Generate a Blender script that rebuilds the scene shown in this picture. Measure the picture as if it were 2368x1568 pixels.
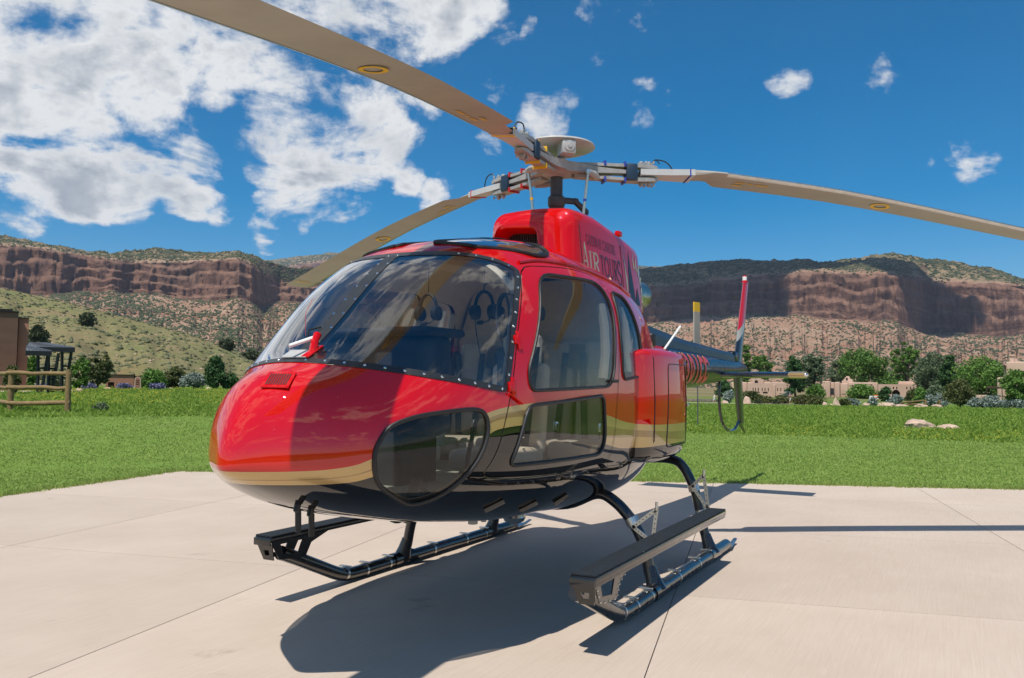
import bpy, bmesh, math, random
import numpy as np
from math import sin, cos, pi, radians, sqrt, atan2, hypot
from mathutils import Vector, Matrix, noise as mnoise

# ---------------------------------------------------------------- camera, sky, sun, exposure
for o in list(bpy.data.objects): bpy.data.objects.remove(o)
SC = bpy.context.scene
COL = SC.collection
CAM = np.array([6.523, 3.045, 1.511]); YAW = 3.63053; PITCH = .05604; ROLL = .0084; FPX = 1935.1   # focal length in 2368 px wide units
def cam_axes():
    f = np.array([cos(PITCH)*cos(YAW), cos(PITCH)*sin(YAW), sin(PITCH)])
    r = np.array([sin(YAW), -cos(YAW), 0.]); u = np.cross(r, f)
    return r*cos(ROLL)+u*sin(ROLL), -r*sin(ROLL)+u*cos(ROLL), f
AX_R, AX_U, AX_F = cam_axes()
cd = bpy.data.cameras.new('camera'); cam = bpy.data.objects.new('camera', cd); COL.objects.link(cam)
cam.matrix_world = Matrix(((AX_R[0], AX_U[0], -AX_F[0], CAM[0]), (AX_R[1], AX_U[1], -AX_F[1], CAM[1]), (AX_R[2], AX_U[2], -AX_F[2], CAM[2]), (0, 0, 0, 1)))
cd.sensor_fit = 'HORIZONTAL'; cd.sensor_width = 36.; cd.lens = 36.*FPX/2368.
cd.clip_start = .05; cd.clip_end = 30000.
SC.camera = cam
def bearing(u, v):
    d = AX_F+AX_R*(u-1184)/FPX+AX_U*(784-v)/FPX
    return d/np.linalg.norm(d)
def at(u, v, dist):                      # point of the place seen in direction (u, v) at a horizontal distance in metres
    d = bearing(u, v); return CAM+d*dist/hypot(d[0], d[1])

SUNV = Vector((.534, .032, 1.)).normalized()
SUN_EL = math.asin(SUNV.z); SUN_ROT = atan2(SUNV.x, SUNV.y)
sl = bpy.data.lights.new('sun', 'SUN'); sl.energy = 4.6; sl.angle = radians(.53); sl.color = (1., .95, .87)
sun = bpy.data.objects.new('sun', sl); COL.objects.link(sun); sun.rotation_euler = (-SUNV).to_track_quat('-Z', 'Y').to_euler(); sun.location = (20, 0, 40)
SC.view_settings.view_transform = 'Standard'; SC.view_settings.look = 'None'; SC.view_settings.gamma = 1.; SC.view_settings.exposure = 0.1
SC.view_settings.use_curve_mapping = False
SC.cycles.max_bounces = 10; SC.cycles.transparent_max_bounces = 24; SC.cycles.diffuse_bounces = 4; SC.cycles.glossy_bounces = 4
SC.cycles.caustics_reflective = False; SC.cycles.caustics_refractive = False

class NT:                                # small node-tree helper
    def __init__(s, tree): s.t = tree; s.n = tree.nodes; s.l = tree.links
    def add(s, typ, **kw):
        nd = s.n.new(typ)
        for k, v in kw.items():
            if k == 'ins':
                for i, x in v.items(): s.put(nd, i, x)
            else: setattr(nd, k, v)
        return nd
    def put(s, nd, i, x):
        if isinstance(x, bpy.types.NodeSocket): s.l.new(x, nd.inputs[i])
        elif x is not None: nd.inputs[i].default_value = x
    def m(s, op, a, b=None, c=None, clamp=False):
        nd = s.n.new('ShaderNodeMath'); nd.operation = op; nd.use_clamp = clamp
        for i, x in enumerate((a, b, c)):
            if x is not None: s.put(nd, i, x)
        return nd.outputs[0]
    def vm(s, op, a, b=None, out=0):
        nd = s.n.new('ShaderNodeVectorMath'); nd.operation = op
        s.put(nd, 0, a)
        if b is not None: s.put(nd, 3 if op == 'SCALE' else 1, b)
        return nd.outputs[out]
    def noise(s, vec, scale, detail=4., rough=.55, dist=0., out=0):
        nd = s.add('ShaderNodeTexNoise', ins={'Vector': vec, 'Scale': scale, 'Detail': detail, 'Roughness': rough, 'Distortion': dist})
        return nd.outputs[out]
    def ss(s, x, a, b, c=0., d=1.):       # smoothstep map
        nd = s.n.new('ShaderNodeMapRange'); nd.interpolation_type = 'SMOOTHSTEP'
        for i, v in enumerate((x, a, b, c, d)): s.put(nd, i, v)
        return nd.outputs[0]
    def lin(s, x, a, b, c=0., d=1.):
        nd = s.n.new('ShaderNodeMapRange')
        for i, v in enumerate((x, a, b, c, d)): s.put(nd, i, v)
        return nd.outputs[0]
    def mix(s, f, a, b, blend='MIX'):
        nd = s.n.new('ShaderNodeMix'); nd.data_type = 'RGBA'; nd.blend_type = blend
        s.put(nd, 0, f)
        for i, x in ((6, a), (7, b)):
            s.put(nd, i, (tuple(x)+(1.,))[:4] if isinstance(x, (tuple, list)) else x)
        return nd.outputs[2]
    def sep(s, v):
        nd = s.n.new('ShaderNodeSeparateXYZ'); s.put(nd, 0, v); return nd.outputs
    def comb(s, x, y, z):
        nd = s.n.new('ShaderNodeCombineXYZ')
        for i, v in enumerate((x, y, z)): s.put(nd, i, v)
        return nd.outputs[0]

W = bpy.data.worlds.new('World'); SC.world = W; W.use_nodes = True
def build_world():
    g = NT(W.node_tree); g.n.clear()
    out = g.add('ShaderNodeOutputWorld'); bg = g.add('ShaderNodeBackground'); g.l.new(bg.outputs[0], out.inputs[0])
    sky = g.add('ShaderNodeTexSky'); sky.sky_type = 'NISHITA'; sky.sun_disc = False
    sky.sun_elevation = SUN_EL; sky.sun_rotation = SUN_ROT; sky.altitude = 1400; sky.air_density = 1.0; sky.dust_density = .35; sky.ozone_density = 3.2
    gam = g.add('ShaderNodeGamma', ins={0: sky.outputs[0], 1: 1.0})
    hsv = g.add('ShaderNodeHueSaturation', ins={'Hue': .492, 'Saturation': 1.55, 'Value': 1.04, 'Color': gam.outputs[0]})
    tc = g.add('ShaderNodeTexCoord'); d = g.vm('NORMALIZE', tc.outputs['Generated'])
    dx, dy, dz = g.sep(d)
    # cloud deck: directions flattened on a plane high above
    zc = g.m('ADD', g.m('MAXIMUM', dz, .0), .22)
    P = g.comb(g.m('DIVIDE', dx, zc), g.m('DIVIDE', dy, zc), 0.)
    big = g.noise(P, 1.15, 2., .5)
    def fbm(v): return g.noise(v, 3.4, 9., .60, .35)
    f0 = fbm(P)
    wv = g.vm('SCALE', g.vm('SUBTRACT', g.noise(d, 9., 4., .6, out=1), (.5, .5, .5)), .075)
    dw = g.vm('NORMALIZE', g.vm('ADD', d, wv))
    # cloud banks of the left-hand sky and the little puffs to the right
    field = None
    for (u, v, r_out, strength) in CLOUDS:
        b = bearing(u, v); dt = g.vm('DOT_PRODUCT', dw, tuple(b), out=1)
        val = g.ss(dt, cos(radians(r_out*1.2)), cos(radians(r_out*.12)), 0., strength)
        field = val if field is None else g.m('MAXIMUM', field, val)
    # open sky ahead of the nose of the camera side, cloudier elsewhere
    bR = bearing(1900, 350); clear = g.ss(g.vm('DOT_PRODUCT', d, tuple(bR), out=1), cos(radians(48)), cos(radians(34)))
    base = g.m('SUBTRACT', g.ss(big, .36, .58, 0., .64), g.m('MULTIPLY', clear, .9))
    field = g.m('MAXIMUM', field, base)
    det = g.m('MULTIPLY', g.m('SUBTRACT', f0, .5), 1.9)
    fine = g.m('MULTIPLY', g.m('SUBTRACT', g.noise(d, 17., 8., .62), .5), .95)
    dens = g.m('ADD', g.m('SUBTRACT', field, .54), g.m('ADD', det, fine))
    dens = g.m('SUBTRACT', dens, g.ss(field, .12, .0, 0., .9))
    alpha = g.m('MULTIPLY', g.ss(dens, -.05, .30), g.ss(dz, .0, .05))
    thick = g.ss(dens, .20, .68)
    rel = g.m('SUBTRACT', g.noise(g.vm('ADD', d, tuple(Vector(SUNV)*.03)), 7., 6., .55), g.noise(d, 7., 6., .55))
    shade = g.m('SUBTRACT', g.m('MULTIPLY', thick, .78), g.m('MULTIPLY', rel, 2.2), clamp=True)
    ccol = g.mix(shade, (7.8, 7.9, 8.0), (2.7, 3.2, 3.9))
    col = g.mix(alpha, hsv.outputs[0], ccol)
    g.l.new(col, bg.inputs[0]); bg.inputs[1].default_value = .1
CLOUDS = [  # direction (as seen in the photograph), angular radius in degrees, strength
 (-260, 120, 12, .85), (-620, 260, 13, .82), (-380, -260, 14, .8), (40, -260, 12, .85), (460, -320, 12, .8), (-1100, 150, 14, .8), (-900, -500, 16, .75),
 (60, 60, 9, .88), (230, 150, 7.5, .92), (120, 230, 5.5, .85), (300, 90, 6, .85), (480, 110, 6, .78), (620, 170, 4.5, .72), (420, 30, 7, .85),
 (700, 290, 5.2, .85), (740, 380, 4.8, .85), (820, 300, 4.2, .8), (660, 420, 3.5, .7), (640, 460, 2.2, .64), (750, 468, 2.0, .62), (560, 330, 2.0, .6),
 (300, 370, 4.2, .88), (190, 405, 4.4, .88), (420, 390, 3.6, .88), (60, 420, 4.0, .85), (360, 330, 3.2, .8), (455, 455, 2.4, .66), (30, 310, 2.2, .62),
 (615, 538, 1.9, .72), (690, 535, 1.4, .66), (860, 40, 7, .75), (980, 60, 5, .72), (720, 40, 6, .8), (1020, 110, 2.2, .6), (1090, 20, 3.2, .62),
 (1250, 292, 2.6, .70), (1060, 390, 2.0, .60), (940, 410, 1.9, .58), (1010, 460, 1.9, .60), (1490, 250, 2.3, .62), (1985, 150, 2.7, .62), (1840, 190, 1.9, .57),
 (1390, 45, 2.8, .62), (1480, 20, 2.2, .58), (1385, 120, 1.8, .57), (1160, 170, 2.1, .58), (1170, 110, 1.5, .56), (2260, 370, 2.1, .56), (2150, 345, 1.5, .54), (1140, 330, 2.0, .57), (1295, 225, 1.6, .54), (1225, 90, 1.4, .54)]
build_world()

# ---------------------------------------------------------------- helpers
RNG = random.Random(7); NR = np.random.RandomState(11)
def link(o, parent=None):
    COL.objects.link(o)
    if parent is not None: o.parent = parent
    return o
def empty(name, loc=(0, 0, 0), rz=0.):
    o = bpy.data.objects.new(name, None); o.empty_display_size = .2; o.location = loc; o.rotation_euler = (0, 0, rz); return link(o)
def tag(o, label=None, cat=None, group=None, kind=None):
    if label: o['label'] = label
    if cat: o['category'] = cat
    if group: o['group'] = group
    if kind: o['kind'] = kind
    return o
def mesh_obj(name, V, F, mat, parent=None, smooth=False, sharp=None):
    me = bpy.data.meshes.new(name)
    me.from_pydata([tuple(map(float, v)) for v in V], [], [tuple(int(i) for i in f) for f in F])
    mats = mat if isinstance(mat, (list, tuple)) else [mat]
    for m_ in mats: me.materials.append(m_)
    if smooth:
        me.polygons.foreach_set('use_smooth', [True]*len(me.polygons))
        if sharp: me.set_sharp_from_angle(angle=radians(sharp))
    me.update()
    return link(bpy.data.objects.new(name, me), parent)
class MB:                                # collects shapes into one mesh
    def __init__(s): s.V = []; s.F = []
    def raw(s, V, F):
        k = len(s.V); s.V += [tuple(v) for v in V]; s.F += [tuple(i+k for i in f) for f in F]; return s
    def tube(s, pts, r, n=10, cap=True, squash=None):
        P = [Vector(p) for p in pts]; N = len(P)
        R = r if isinstance(r, (list, tuple)) else [r]*N
        k = len(s.V); up = None
        for i in range(N):
            t = (P[min(i+1, N-1)]-P[max(i-1, 0)]).normalized()
            if up is None:
                a = Vector((0, 0, 1)) if abs(t.z) < .9 else Vector((1, 0, 0))
                up = (a-t*a.dot(t)).normalized()
            else:
                up = (up-t*up.dot(t)).normalized()
            b = t.cross(up)
            for j in range(n):
                q = 2*pi*j/n; cu, cb = cos(q)*R[i], sin(q)*R[i]
                if squash: cu *= squash[0]; cb *= squash[1]
                s.V.append(tuple(P[i]+up*cu+b*cb))
        for i in range(N-1):
            for j in range(n):
                s.F.append((k+i*n+j, k+i*n+(j+1) % n, k+(i+1)*n+(j+1) % n, k+(i+1)*n+j))
        if cap:
            s.F.append(tuple(k+j for j in range(n))[::-1]); s.F.append(tuple(k+(N-1)*n+j for j in range(n)))
        return s
    def loop(s, pts, r, n=8):            # closed tube
        P = [Vector(p) for p in pts]; N = len(P); k = len(s.V)
        for i in range(N):
            t = (P[(i+1) % N]-P[i-1]).normalized(); a = Vector((0, 1, 0)) if abs(t.y) < .9 else Vector((0, 0, 1))
            u = (a-t*a.dot(t)).normalized(); b = t.cross(u)
            for j in range(n):
                q = 2*pi*j/n; s.V.append(tuple(P[i]+u*cos(q)*r+b*sin(q)*r))
        for i in range(N):
            for j in range(n):
                i2 = (i+1) % N
                s.F.append((k+i*n+j, k+i*n+(j+1) % n, k+i2*n+(j+1) % n, k+i2*n+j))
        return s
    def box(s, c, d, mat=None, bev=0., seg=2):
        bm = bmesh.new(); bmesh.ops.create_cube(bm, size=1.)
        for v in bm.verts: v.co = Vector((v.co.x*d[0], v.co.y*d[1], v.co.z*d[2]))
        if bev: bmesh.ops.bevel(bm, geom=bm.edges[:], offset=bev, segments=seg, profile=.5, affect='EDGES')
        T = Matrix.Translation(c) @ (mat.to_4x4() if mat else Matrix.Identity(4))
        k = len(s.V)
        bm.verts.index_update()
        for v in bm.verts: s.V.append(tuple(T @ v.co))
        for f in bm.faces: s.F.append(tuple(k+v.index for v in f.verts))
        bm.free(); return s
    def lathe(s, prof, axis_o, axis_d, n=24):   # prof: (distance along, radius)
        o = Vector(axis_o); t = Vector(axis_d).normalized(); a = Vector((0, 0, 1)) if abs(t.z) < .9 else Vector((1, 0, 0))
        u = (a-t*a.dot(t)).normalized(); b = t.cross(u); k = len(s.V)
        for (h, r) in prof:
            for j in range(n):
                q = 2*pi*j/n; s.V.append(tuple(o+t*h+u*cos(q)*r+b*sin(q)*r))
        for i in range(len(prof)-1):
            for j in range(n): s.F.append((k+i*n+j, k+i*n+(j+1) % n, k+(i+1)*n+(j+1) % n, k+(i+1)*n+j))
        s.F.append(tuple(k+j for j in range(n))[::-1]); s.F.append(tuple(k+(len(prof)-1)*n+j for j in range(n)))
        return s
    def prism(s, poly, o, ex, ey, ez, h):       # polygon (2-D) in the ex,ey plane pushed along ez by h
        o, ex, ey, ez = map(Vector, (o, ex, ey, ez)); n = len(poly); k = len(s.V)
        for q in (0, h):
            for (a, b) in poly: s.V.append(tuple(o+ex*a+ey*b+ez*q))
        s.F.append(tuple(k+i for i in range(n))[::-1]); s.F.append(tuple(k+n+i for i in range(n)))
        for i in range(n): s.F.append((k+i, k+(i+1) % n, k+n+(i+1) % n, k+n+i))
        return s
    def build(s, name, mat, parent=None, smooth=False, sharp=40):
        return mesh_obj(name, s.V, s.F, mat, parent, smooth, sharp if smooth else None)
def crom(P, m=6, closed=False):          # Catmull-Rom smoothing of a polyline
    P = [np.array(p, float) for p in P]; n = len(P); out = []
    rng = range(n) if closed else range(n-1)
    for i in rng:
        if closed: a, b, c, d = P[i-1], P[i], P[(i+1) % n], P[(i+2) % n]
        else: a, b, c, d = P[max(i-1, 0)], P[i], P[i+1], P[min(i+2, n-1)]
        for k in range(m):
            t = k/m; out.append(.5*((2*b)+(-a+c)*t+(2*a-5*b+4*c-d)*t*t+(-a+3*b-3*c+d)*t**3))
    if not closed: out.append(P[-1])
    return out
def round_poly(P, r, m=5):               # polygon with rounded corners; r scalar or list
    n = len(P); out = []; R_ = r if isinstance(r, (list, tuple)) else [r]*n
    for i in range(n):
        p, a, b = [np.array(q, float) for q in (P[i], P[i-1], P[(i+1) % n])]
        da, db = a-p, b-p; la, lb = np.linalg.norm(da), np.linalg.norm(db); k = min(R_[i], la*.48, lb*.48)
        A, B = p+da/la*k, p+db/lb*k
        for j in range(m+1):
            t = j/m; out.append((1-t)**2*A+2*t*(1-t)*p+t*t*B)
    return out
def inset_poly(P, d):
    P = [np.array(p, float) for p in P]; n = len(P)
    area = sum(P[i][0]*P[(i+1) % n][1]-P[(i+1) % n][0]*P[i][1] for i in range(n)); sg = 1 if area > 0 else -1
    out = []
    for i in range(n):
        t = P[(i+1) % n]-P[i-1]; t = t/np.linalg.norm(t); out.append(P[i]+sg*d*np.array([-t[1], t[0]]))
    return out
def in_poly(x, y, P):
    c = False; n = len(P); j = n-1
    for i in range(n):
        if (P[i][1] > y) != (P[j][1] > y) and x < (P[j][0]-P[i][0])*(y-P[i][1])/(P[j][1]-P[i][1])+P[i][0]: c = not c
        j = i
    return c

# ---------------------------------------------------------------- materials
def new_mat(name):
    m = bpy.data.materials.new(name); m.use_nodes = True; g = NT(m.node_tree)
    return m, g, g.n['Principled BSDF']
def mat(name, col, rough=.5, metal=0., coat=0., vary=.08, scale=9., bump=0., bscale=60., spec=.5, crough=.03):
    m, g, p = new_mat(name)
    tc = g.add('ShaderNodeTexCoord').outputs['Object']
    nz = g.noise(tc, scale, 5., .6)
    f = g.lin(nz, .25, .75, 1-vary, 1+vary)
    c = g.vm('SCALE', tuple(col), f)
    g.l.new(c, p.inputs['Base Color'])
    g.l.new(g.lin(g.noise(tc, scale*2.3, 4.), .3, .7, max(rough-.06, 0.01), min(rough+.06, 1)), p.inputs['Roughness'])
    p.inputs['Metallic'].default_value = metal; p.inputs['Coat Weight'].default_value = coat; p.inputs['Coat Roughness'].default_value = crough
    p.inputs['Specular IOR Level'].default_value = spec
    if bump:
        b = g.add('ShaderNodeBump', ins={'Strength': bump, 'Distance': .02, 'Height': g.noise(tc, bscale, 6., .65)}); g.l.new(b.outputs[0], p.inputs['Normal'])
    return m
def glass_mat(name, tint, refl=1.0):
    m, g, p = new_mat(name); g.n.remove(p); out = g.n['Material Output']
    tr = g.add('ShaderNodeBsdfTransparent', ins={0: tuple(tint)+(1,)}); gl = g.add('ShaderNodeBsdfGlossy', ins={'Color': (1, 1, 1, 1), 'Roughness': 0.0})
    fr = g.add('ShaderNodeFresnel', ins={0: 1.5}); k = g.m('MULTIPLY', fr.outputs[0], 2.4*refl, clamp=True)
    tc = g.add('ShaderNodeTexCoord').outputs['Object']
    b = g.add('ShaderNodeBump', ins={'Strength': .05, 'Distance': .02, 'Height': g.noise(tc, 3., 2.)}); g.l.new(b.outputs[0], gl.inputs['Normal'])
    mx = g.add('ShaderNodeMixShader', ins={0: k, 1: tr.outputs[0], 2: gl.outputs[0]}); g.l.new(mx.outputs[0], out.inputs[0]); return m
RED = (.56, .0022, .0030); BLACK = (.004, .004, .005); GOLD = (.50, .33, .12); GOLD2 = (.28, .165, .055)
def fcurve(g, x, pts, x0, x1, z0, z1):
    nd = g.add('ShaderNodeFloatCurve'); c = nd.mapping.curves[0]
    P = sorted([((a-x0)/(x1-x0), (b-z0)/(z1-z0)) for a, b in pts])
    while len(c.points) < len(P): c.points.new(.5, .5)
    for q, (a, b) in zip(c.points, P): q.location = (a, b); q.handle_type = 'AUTO'
    nd.mapping.update(); g.put(nd, 'Value', g.lin(x, x0, x1)); return g.lin(nd.outputs[0], 0., 1., z0, z1)
def paint_livery():
    m, g, p = new_mat('livery_paint')
    tc = g.add('ShaderNodeTexCoord').outputs['Object']; x, y, z = g.sep(tc)
    top = fcurve(g, x, [(-1.4, 1.23), (-.6, 1.215), (0, 1.215), (.52, 1.235), (1.13, 1.315), (1.7, 1.40), (2.05, 1.418), (2.42, 1.397), (2.6, 1.365), (2.9, 1.27), (3.23, 1.155), (3.33, 1.117), (3.47, 1.10), (3.7, 1.10)], -1.5, 3.8, .9, 1.5)
    bot = fcurve(g, x, [(-1.4, 1.055), (-.6, 1.055), (0, 1.055), (.65, 1.06), (1.1, 1.112), (1.7, 1.24), (2.1, 1.29), (2.475, 1.28), (2.625, 1.234), (2.9, 1.15), (3.21, 1.063), (3.3, 1.037), (3.43, 1.03), (3.7, 1.035)], -1.5, 3.8, .9, 1.5)
    t = g.m('DIVIDE', g.m('SUBTRACT', z, bot), g.m('SUBTRACT', top, bot))
    wav = g.m('MULTIPLY', g.m('SINE', g.m('MULTIPLY', x, 3.1)), .16)
    b1 = g.m('ADD', g.lin(x, 2.9, 3.3, .30, .5), wav); b2 = g.m('ADD', g.lin(x, 2.9, 3.3, .66, .5), g.m('MULTIPLY', wav, .5))
    band = g.m('MULTIPLY', g.m('GREATER_THAN', t, b1), g.m('LESS_THAN', t, b2))
    gold = g.mix(band, GOLD, GOLD2)
    fl = g.noise(tc, 420., 2.); gold = g.mix(g.lin(fl, .3, .7, 0., .25), gold, (.8, .62, .33))
    c = g.mix(g.m('GREATER_THAN', t, 0.), BLACK, gold); c = g.mix(g.m('GREATER_THAN', t, 1.), c, RED)
    dirt = g.ss(g.noise(tc, 2.2, 7., .65), .5, .8, 0., .05); c = g.mix(dirt, c, (.30, .24, .2))
    sp_ = g.m('MULTIPLY', g.ss(g.noise(tc, 75., 3., .6), .70, .76), g.ss(g.noise(tc, 3., 3.), .42, .6, 0., .5)); c = g.mix(sp_, c, (.62, .55, .48))
    g.l.new(c, p.inputs['Base Color'])
    isg = g.m('MULTIPLY', g.m('GREATER_THAN', t, 0.), g.m('LESS_THAN', t, 1.))
    g.l.new(g.m('MULTIPLY', isg, .55), p.inputs['Metallic'])
    g.l.new(g.lin(g.noise(tc, 5., 6., .7), .3, .75, .28, .42), p.inputs['Roughness'])
    p.inputs['Coat Weight'].default_value = 1.; g.l.new(g.ss(g.noise(tc, 7., 6., .7), .45, .8, .004, .03), p.inputs['Coat Roughness']); p.inputs['Coat IOR'].default_value = 1.72; p.inputs['Specular IOR Level'].default_value = .0
    b = g.add('ShaderNodeBump', ins={'Strength': .03, 'Distance': .02, 'Height': g.noise(tc, 2.6, 3.)}); g.l.new(b.outputs[0], p.inputs['Normal']); g.l.new(b.outputs[0], p.inputs['Coat Normal'])
    return m
M = {}
M['livery'] = paint_livery()
M['red'] = mat('red_paint', RED, .35, coat=1., vary=.05, scale=4., spec=0., crough=.012)
M['black_paint'] = mat('black_paint', (.006, .006, .008), .3, coat=.8, vary=.2, scale=6.)
M['blue_black'] = mat('blue_black_paint', (.005, .007, .013), .33, coat=.35, vary=.2, scale=6., spec=.15)
M['cover_grey'] = mat('shaft_cover_grey', (.020, .034, .055), .45, coat=.12, vary=.15, spec=.25)
M['gold'] = mat('gold_paint', GOLD, .35, metal=.5, coat=.8)
M['rubber'] = mat('black_rubber', (.012, .012, .013), .5, vary=.2)
M['frame_black'] = mat('windshield_frame_black', (.02, .022, .025), .45, vary=.15, coat=.15)
M['tread'] = mat('step_grip_surface', (.020, .026, .034), .8, vary=.35, scale=40., bump=.6, bscale=260., spec=.25)
M['steel'] = mat('bare_metal', (.62, .61, .58), .32, metal=1., vary=.12, scale=14.)
M['alu'] = mat('grey_painted_metal', (.43, .43, .42), .45, vary=.14, scale=12., coat=.2)
M['hub'] = mat('rotor_hub_grey', (.34, .34, .335), .5, vary=.22, scale=16.)
M['blue_block'] = mat('dark_blue_elastomer', (.012, .035, .07), .5, vary=.2)
M['mast'] = mat('mast_dark_grey', (.055, .06, .068), .5, vary=.25, scale=10.)
M['blade'] = mat('blade_grey', (.36, .335, .29), .55, vary=.1, scale=3., spec=.4)
M['blade_root'] = mat('blade_root_grey', (.50, .51, .51), .5, vary=.08)
M['yellow'] = mat('yellow_marking', (.75, .45, .02), .5, vary=.05)
M['white'] = mat('white_paint', (.78, .78, .76), .4, vary=.04)
M['blue_mark'] = mat('blue_marking', (.02, .05, .35), .5); M['red_mark'] = mat('red_marking', (.5, .02, .02), .5)
M['exhaust'] = mat('heat_tinted_steel', (.46, .42, .34), .28, metal=1., vary=.25, scale=7.)
M['lining'] = mat('cabin_lining_beige', (.80, .67, .49), .85, vary=.07, scale=20.)
M['leather'] = mat('seat_taupe_leather', (.64, .56, .45), .5, vary=.1, scale=8., bump=.25, bscale=120.)
M['panel'] = mat('instrument_panel_black', (.022, .024, .030), .55, vary=.2)
M['carpet'] = mat('cabin_carpet', (.22, .24, .19), .95, vary=.3, scale=60.)
M['belt'] = mat('seat_belt_grey', (.09, .09, .09), .7)
M['lining_pale'] = mat('door_trim_cream', (.62, .56, .46), .7, vary=.05)
M['mint'] = mat('pale_green_plastic', (.42, .62, .50), .4)
M['letter_dark'] = mat('navy_lettering', (.016, .022, .045), .45); M['letter_pale'] = mat('pale_green_lettering', (.46, .47, .36), .45)
M['letter_red'] = mat('red_lettering', (.52, .045, .05), .45); M['letter_gold'] = mat('gold_lettering', (.65, .38, .12), .45)
M['glass'] = glass_mat('windshield_glass', (.96, .975, .97)); M['glass_side'] = glass_mat('tinted_door_glass', (.90, .89, .86), .34); M['glass_dark'] = glass_mat('smoked_roof_glass', (.55, .58, .60), 1.2)
M['chrome'] = mat('chrome', (.8, .8, .8), .12, metal=1., vary=.03)
# ---------------------------------------------------------------- helicopter: hull surface
HELI = empty('helicopter')
tag(HELI, 'red, gold and black helicopter with open rotor blades parked on the concrete pad', 'helicopter')
XN = 3.67
KX = np.array([3.67, 3.57, 3.4, 3.17, 2.8, 2.4, 2.0, 1.6, 1.2, .8, .4, 0., -.4, -.8, -1.3, -1.9, -2.6])
HT = dict(
 zt=[1.14, 1.406, 1.561, 1.664, 1.959, 2.276, 2.444, 2.516, 2.551, 2.53, 2.511, 2.482, 2.434, 2.338, 2.16, 2.03, 2.0],
 zb=[1.12, 1.036, .957, .866, .775, .701, .645, .602, .585, .558, .543, .54, .56, .63, .82, 1.12, 1.44],
 w=[.01, .18, .397, .579, .756, .861, .919, .931, .926, .915, .901, .849, .772, .644, .46, .335, .28],
 zm=[1.13, 1.14, 1.15, 1.17, 1.2, 1.24, 1.27, 1.28, 1.28, 1.28, 1.28, 1.28, 1.28, 1.30, 1.40, 1.58, 1.72],
 nu=[2., 2.05, 2.15, 2.25, 2.4, 2.6, 2.8, 3., 3.15, 3.2, 3.2, 3.1, 3., 2.8, 2.5, 2.2, 2.],
 nl=[2., 2.05, 2.1, 2.15, 2.2, 2.3, 2.35, 2.4, 2.4, 2.4, 2.4, 2.4, 2.4, 2.3, 2.2, 2.1, 2.])
def spline(xk, yk):
    xk = np.array(xk, float); a = np.array(yk, float); n = len(xk); h = np.diff(xk); A = np.zeros((n, n)); b = np.zeros(n); A[0, 0] = A[-1, -1] = 1
    for i in range(1, n-1):
        A[i, i-1] = h[i-1]; A[i, i] = 2*(h[i-1]+h[i]); A[i, i+1] = h[i]; b[i] = 3*((a[i+1]-a[i])/h[i]-(a[i]-a[i-1])/h[i-1])
    c = np.linalg.solve(A, b); bb = (a[1:]-a[:-1])/h-h*(2*c[:-1]+c[1:])/3; d = (c[1:]-c[:-1])/(3*h)
    def f(x):
        x = np.asarray(x, float); i = np.clip(np.searchsorted(xk, x)-1, 0, n-2); t = x-xk[i]; return a[i]+bb[i]*t+c[i]*t*t+d[i]*t**3
    return f
HS = {k: spline(np.sqrt(XN-KX), v) for k, v in HT.items()}
def hpar(x):
    s = np.sqrt(np.clip(XN-np.asarray(x, float), 0, None)); return {k: f(s) for k, f in HS.items()}
def hfield(P):
    p = hpar(P[..., 0]); up = P[..., 2] > p['zm']
    h = np.maximum(np.where(up, p['zt']-p['zm'], p['zm']-p['zb']), .004); n = np.where(up, p['nu'], p['nl']); w = np.maximum(p['w'], .004)
    return ((np.abs(P[..., 1])/w)**n+(np.abs(P[..., 2]-p['zm'])/h)**n)**(1/n)
def hnormal(P):
    P = np.asarray(P, float); e = 4e-4; G = np.zeros_like(P)
    for k in range(3):
        d = np.zeros(3); d[k] = e; A = P+d; B = P-d
        A[..., 0] = np.minimum(A[..., 0], XN-1e-5)
        G[..., k] = (hfield(A)-hfield(B))/np.maximum((A-B)[..., k], 1e-6)
    G[P[..., 0] > XN-2e-4] = (1, 0, 0)
    return G/np.maximum(np.linalg.norm(G, axis=-1, keepdims=True), 1e-9)
def side_y(x, z):                        # half width of the hull at (x, z)
    p = hpar(x); up = z > p['zm']; h = float(p['zt']-p['zm'] if up else p['zm']-p['zb']); n = float(p['nu'] if up else p['nl'])
    q = 1-(abs(z-float(p['zm']))/h)**n
    return float(p['w'])*max(q, 0.)**(1/n)
def top_z(x, y):
    p = hpar(x); n = float(p['nu']); q = 1-(min(abs(y)/float(p['w']), 1.))**n
    return float(p['zm'])+float(p['zt']-p['zm'])*max(q, 0)**(1/n)
def bot_z(x, y):
    p = hpar(x); n = float(p['nl']); q = 1-(min(abs(y)/float(p['w']), 1.))**n
    return float(p['zm'])-float(p['zm']-p['zb'])*max(q, 0)**(1/n)

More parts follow.
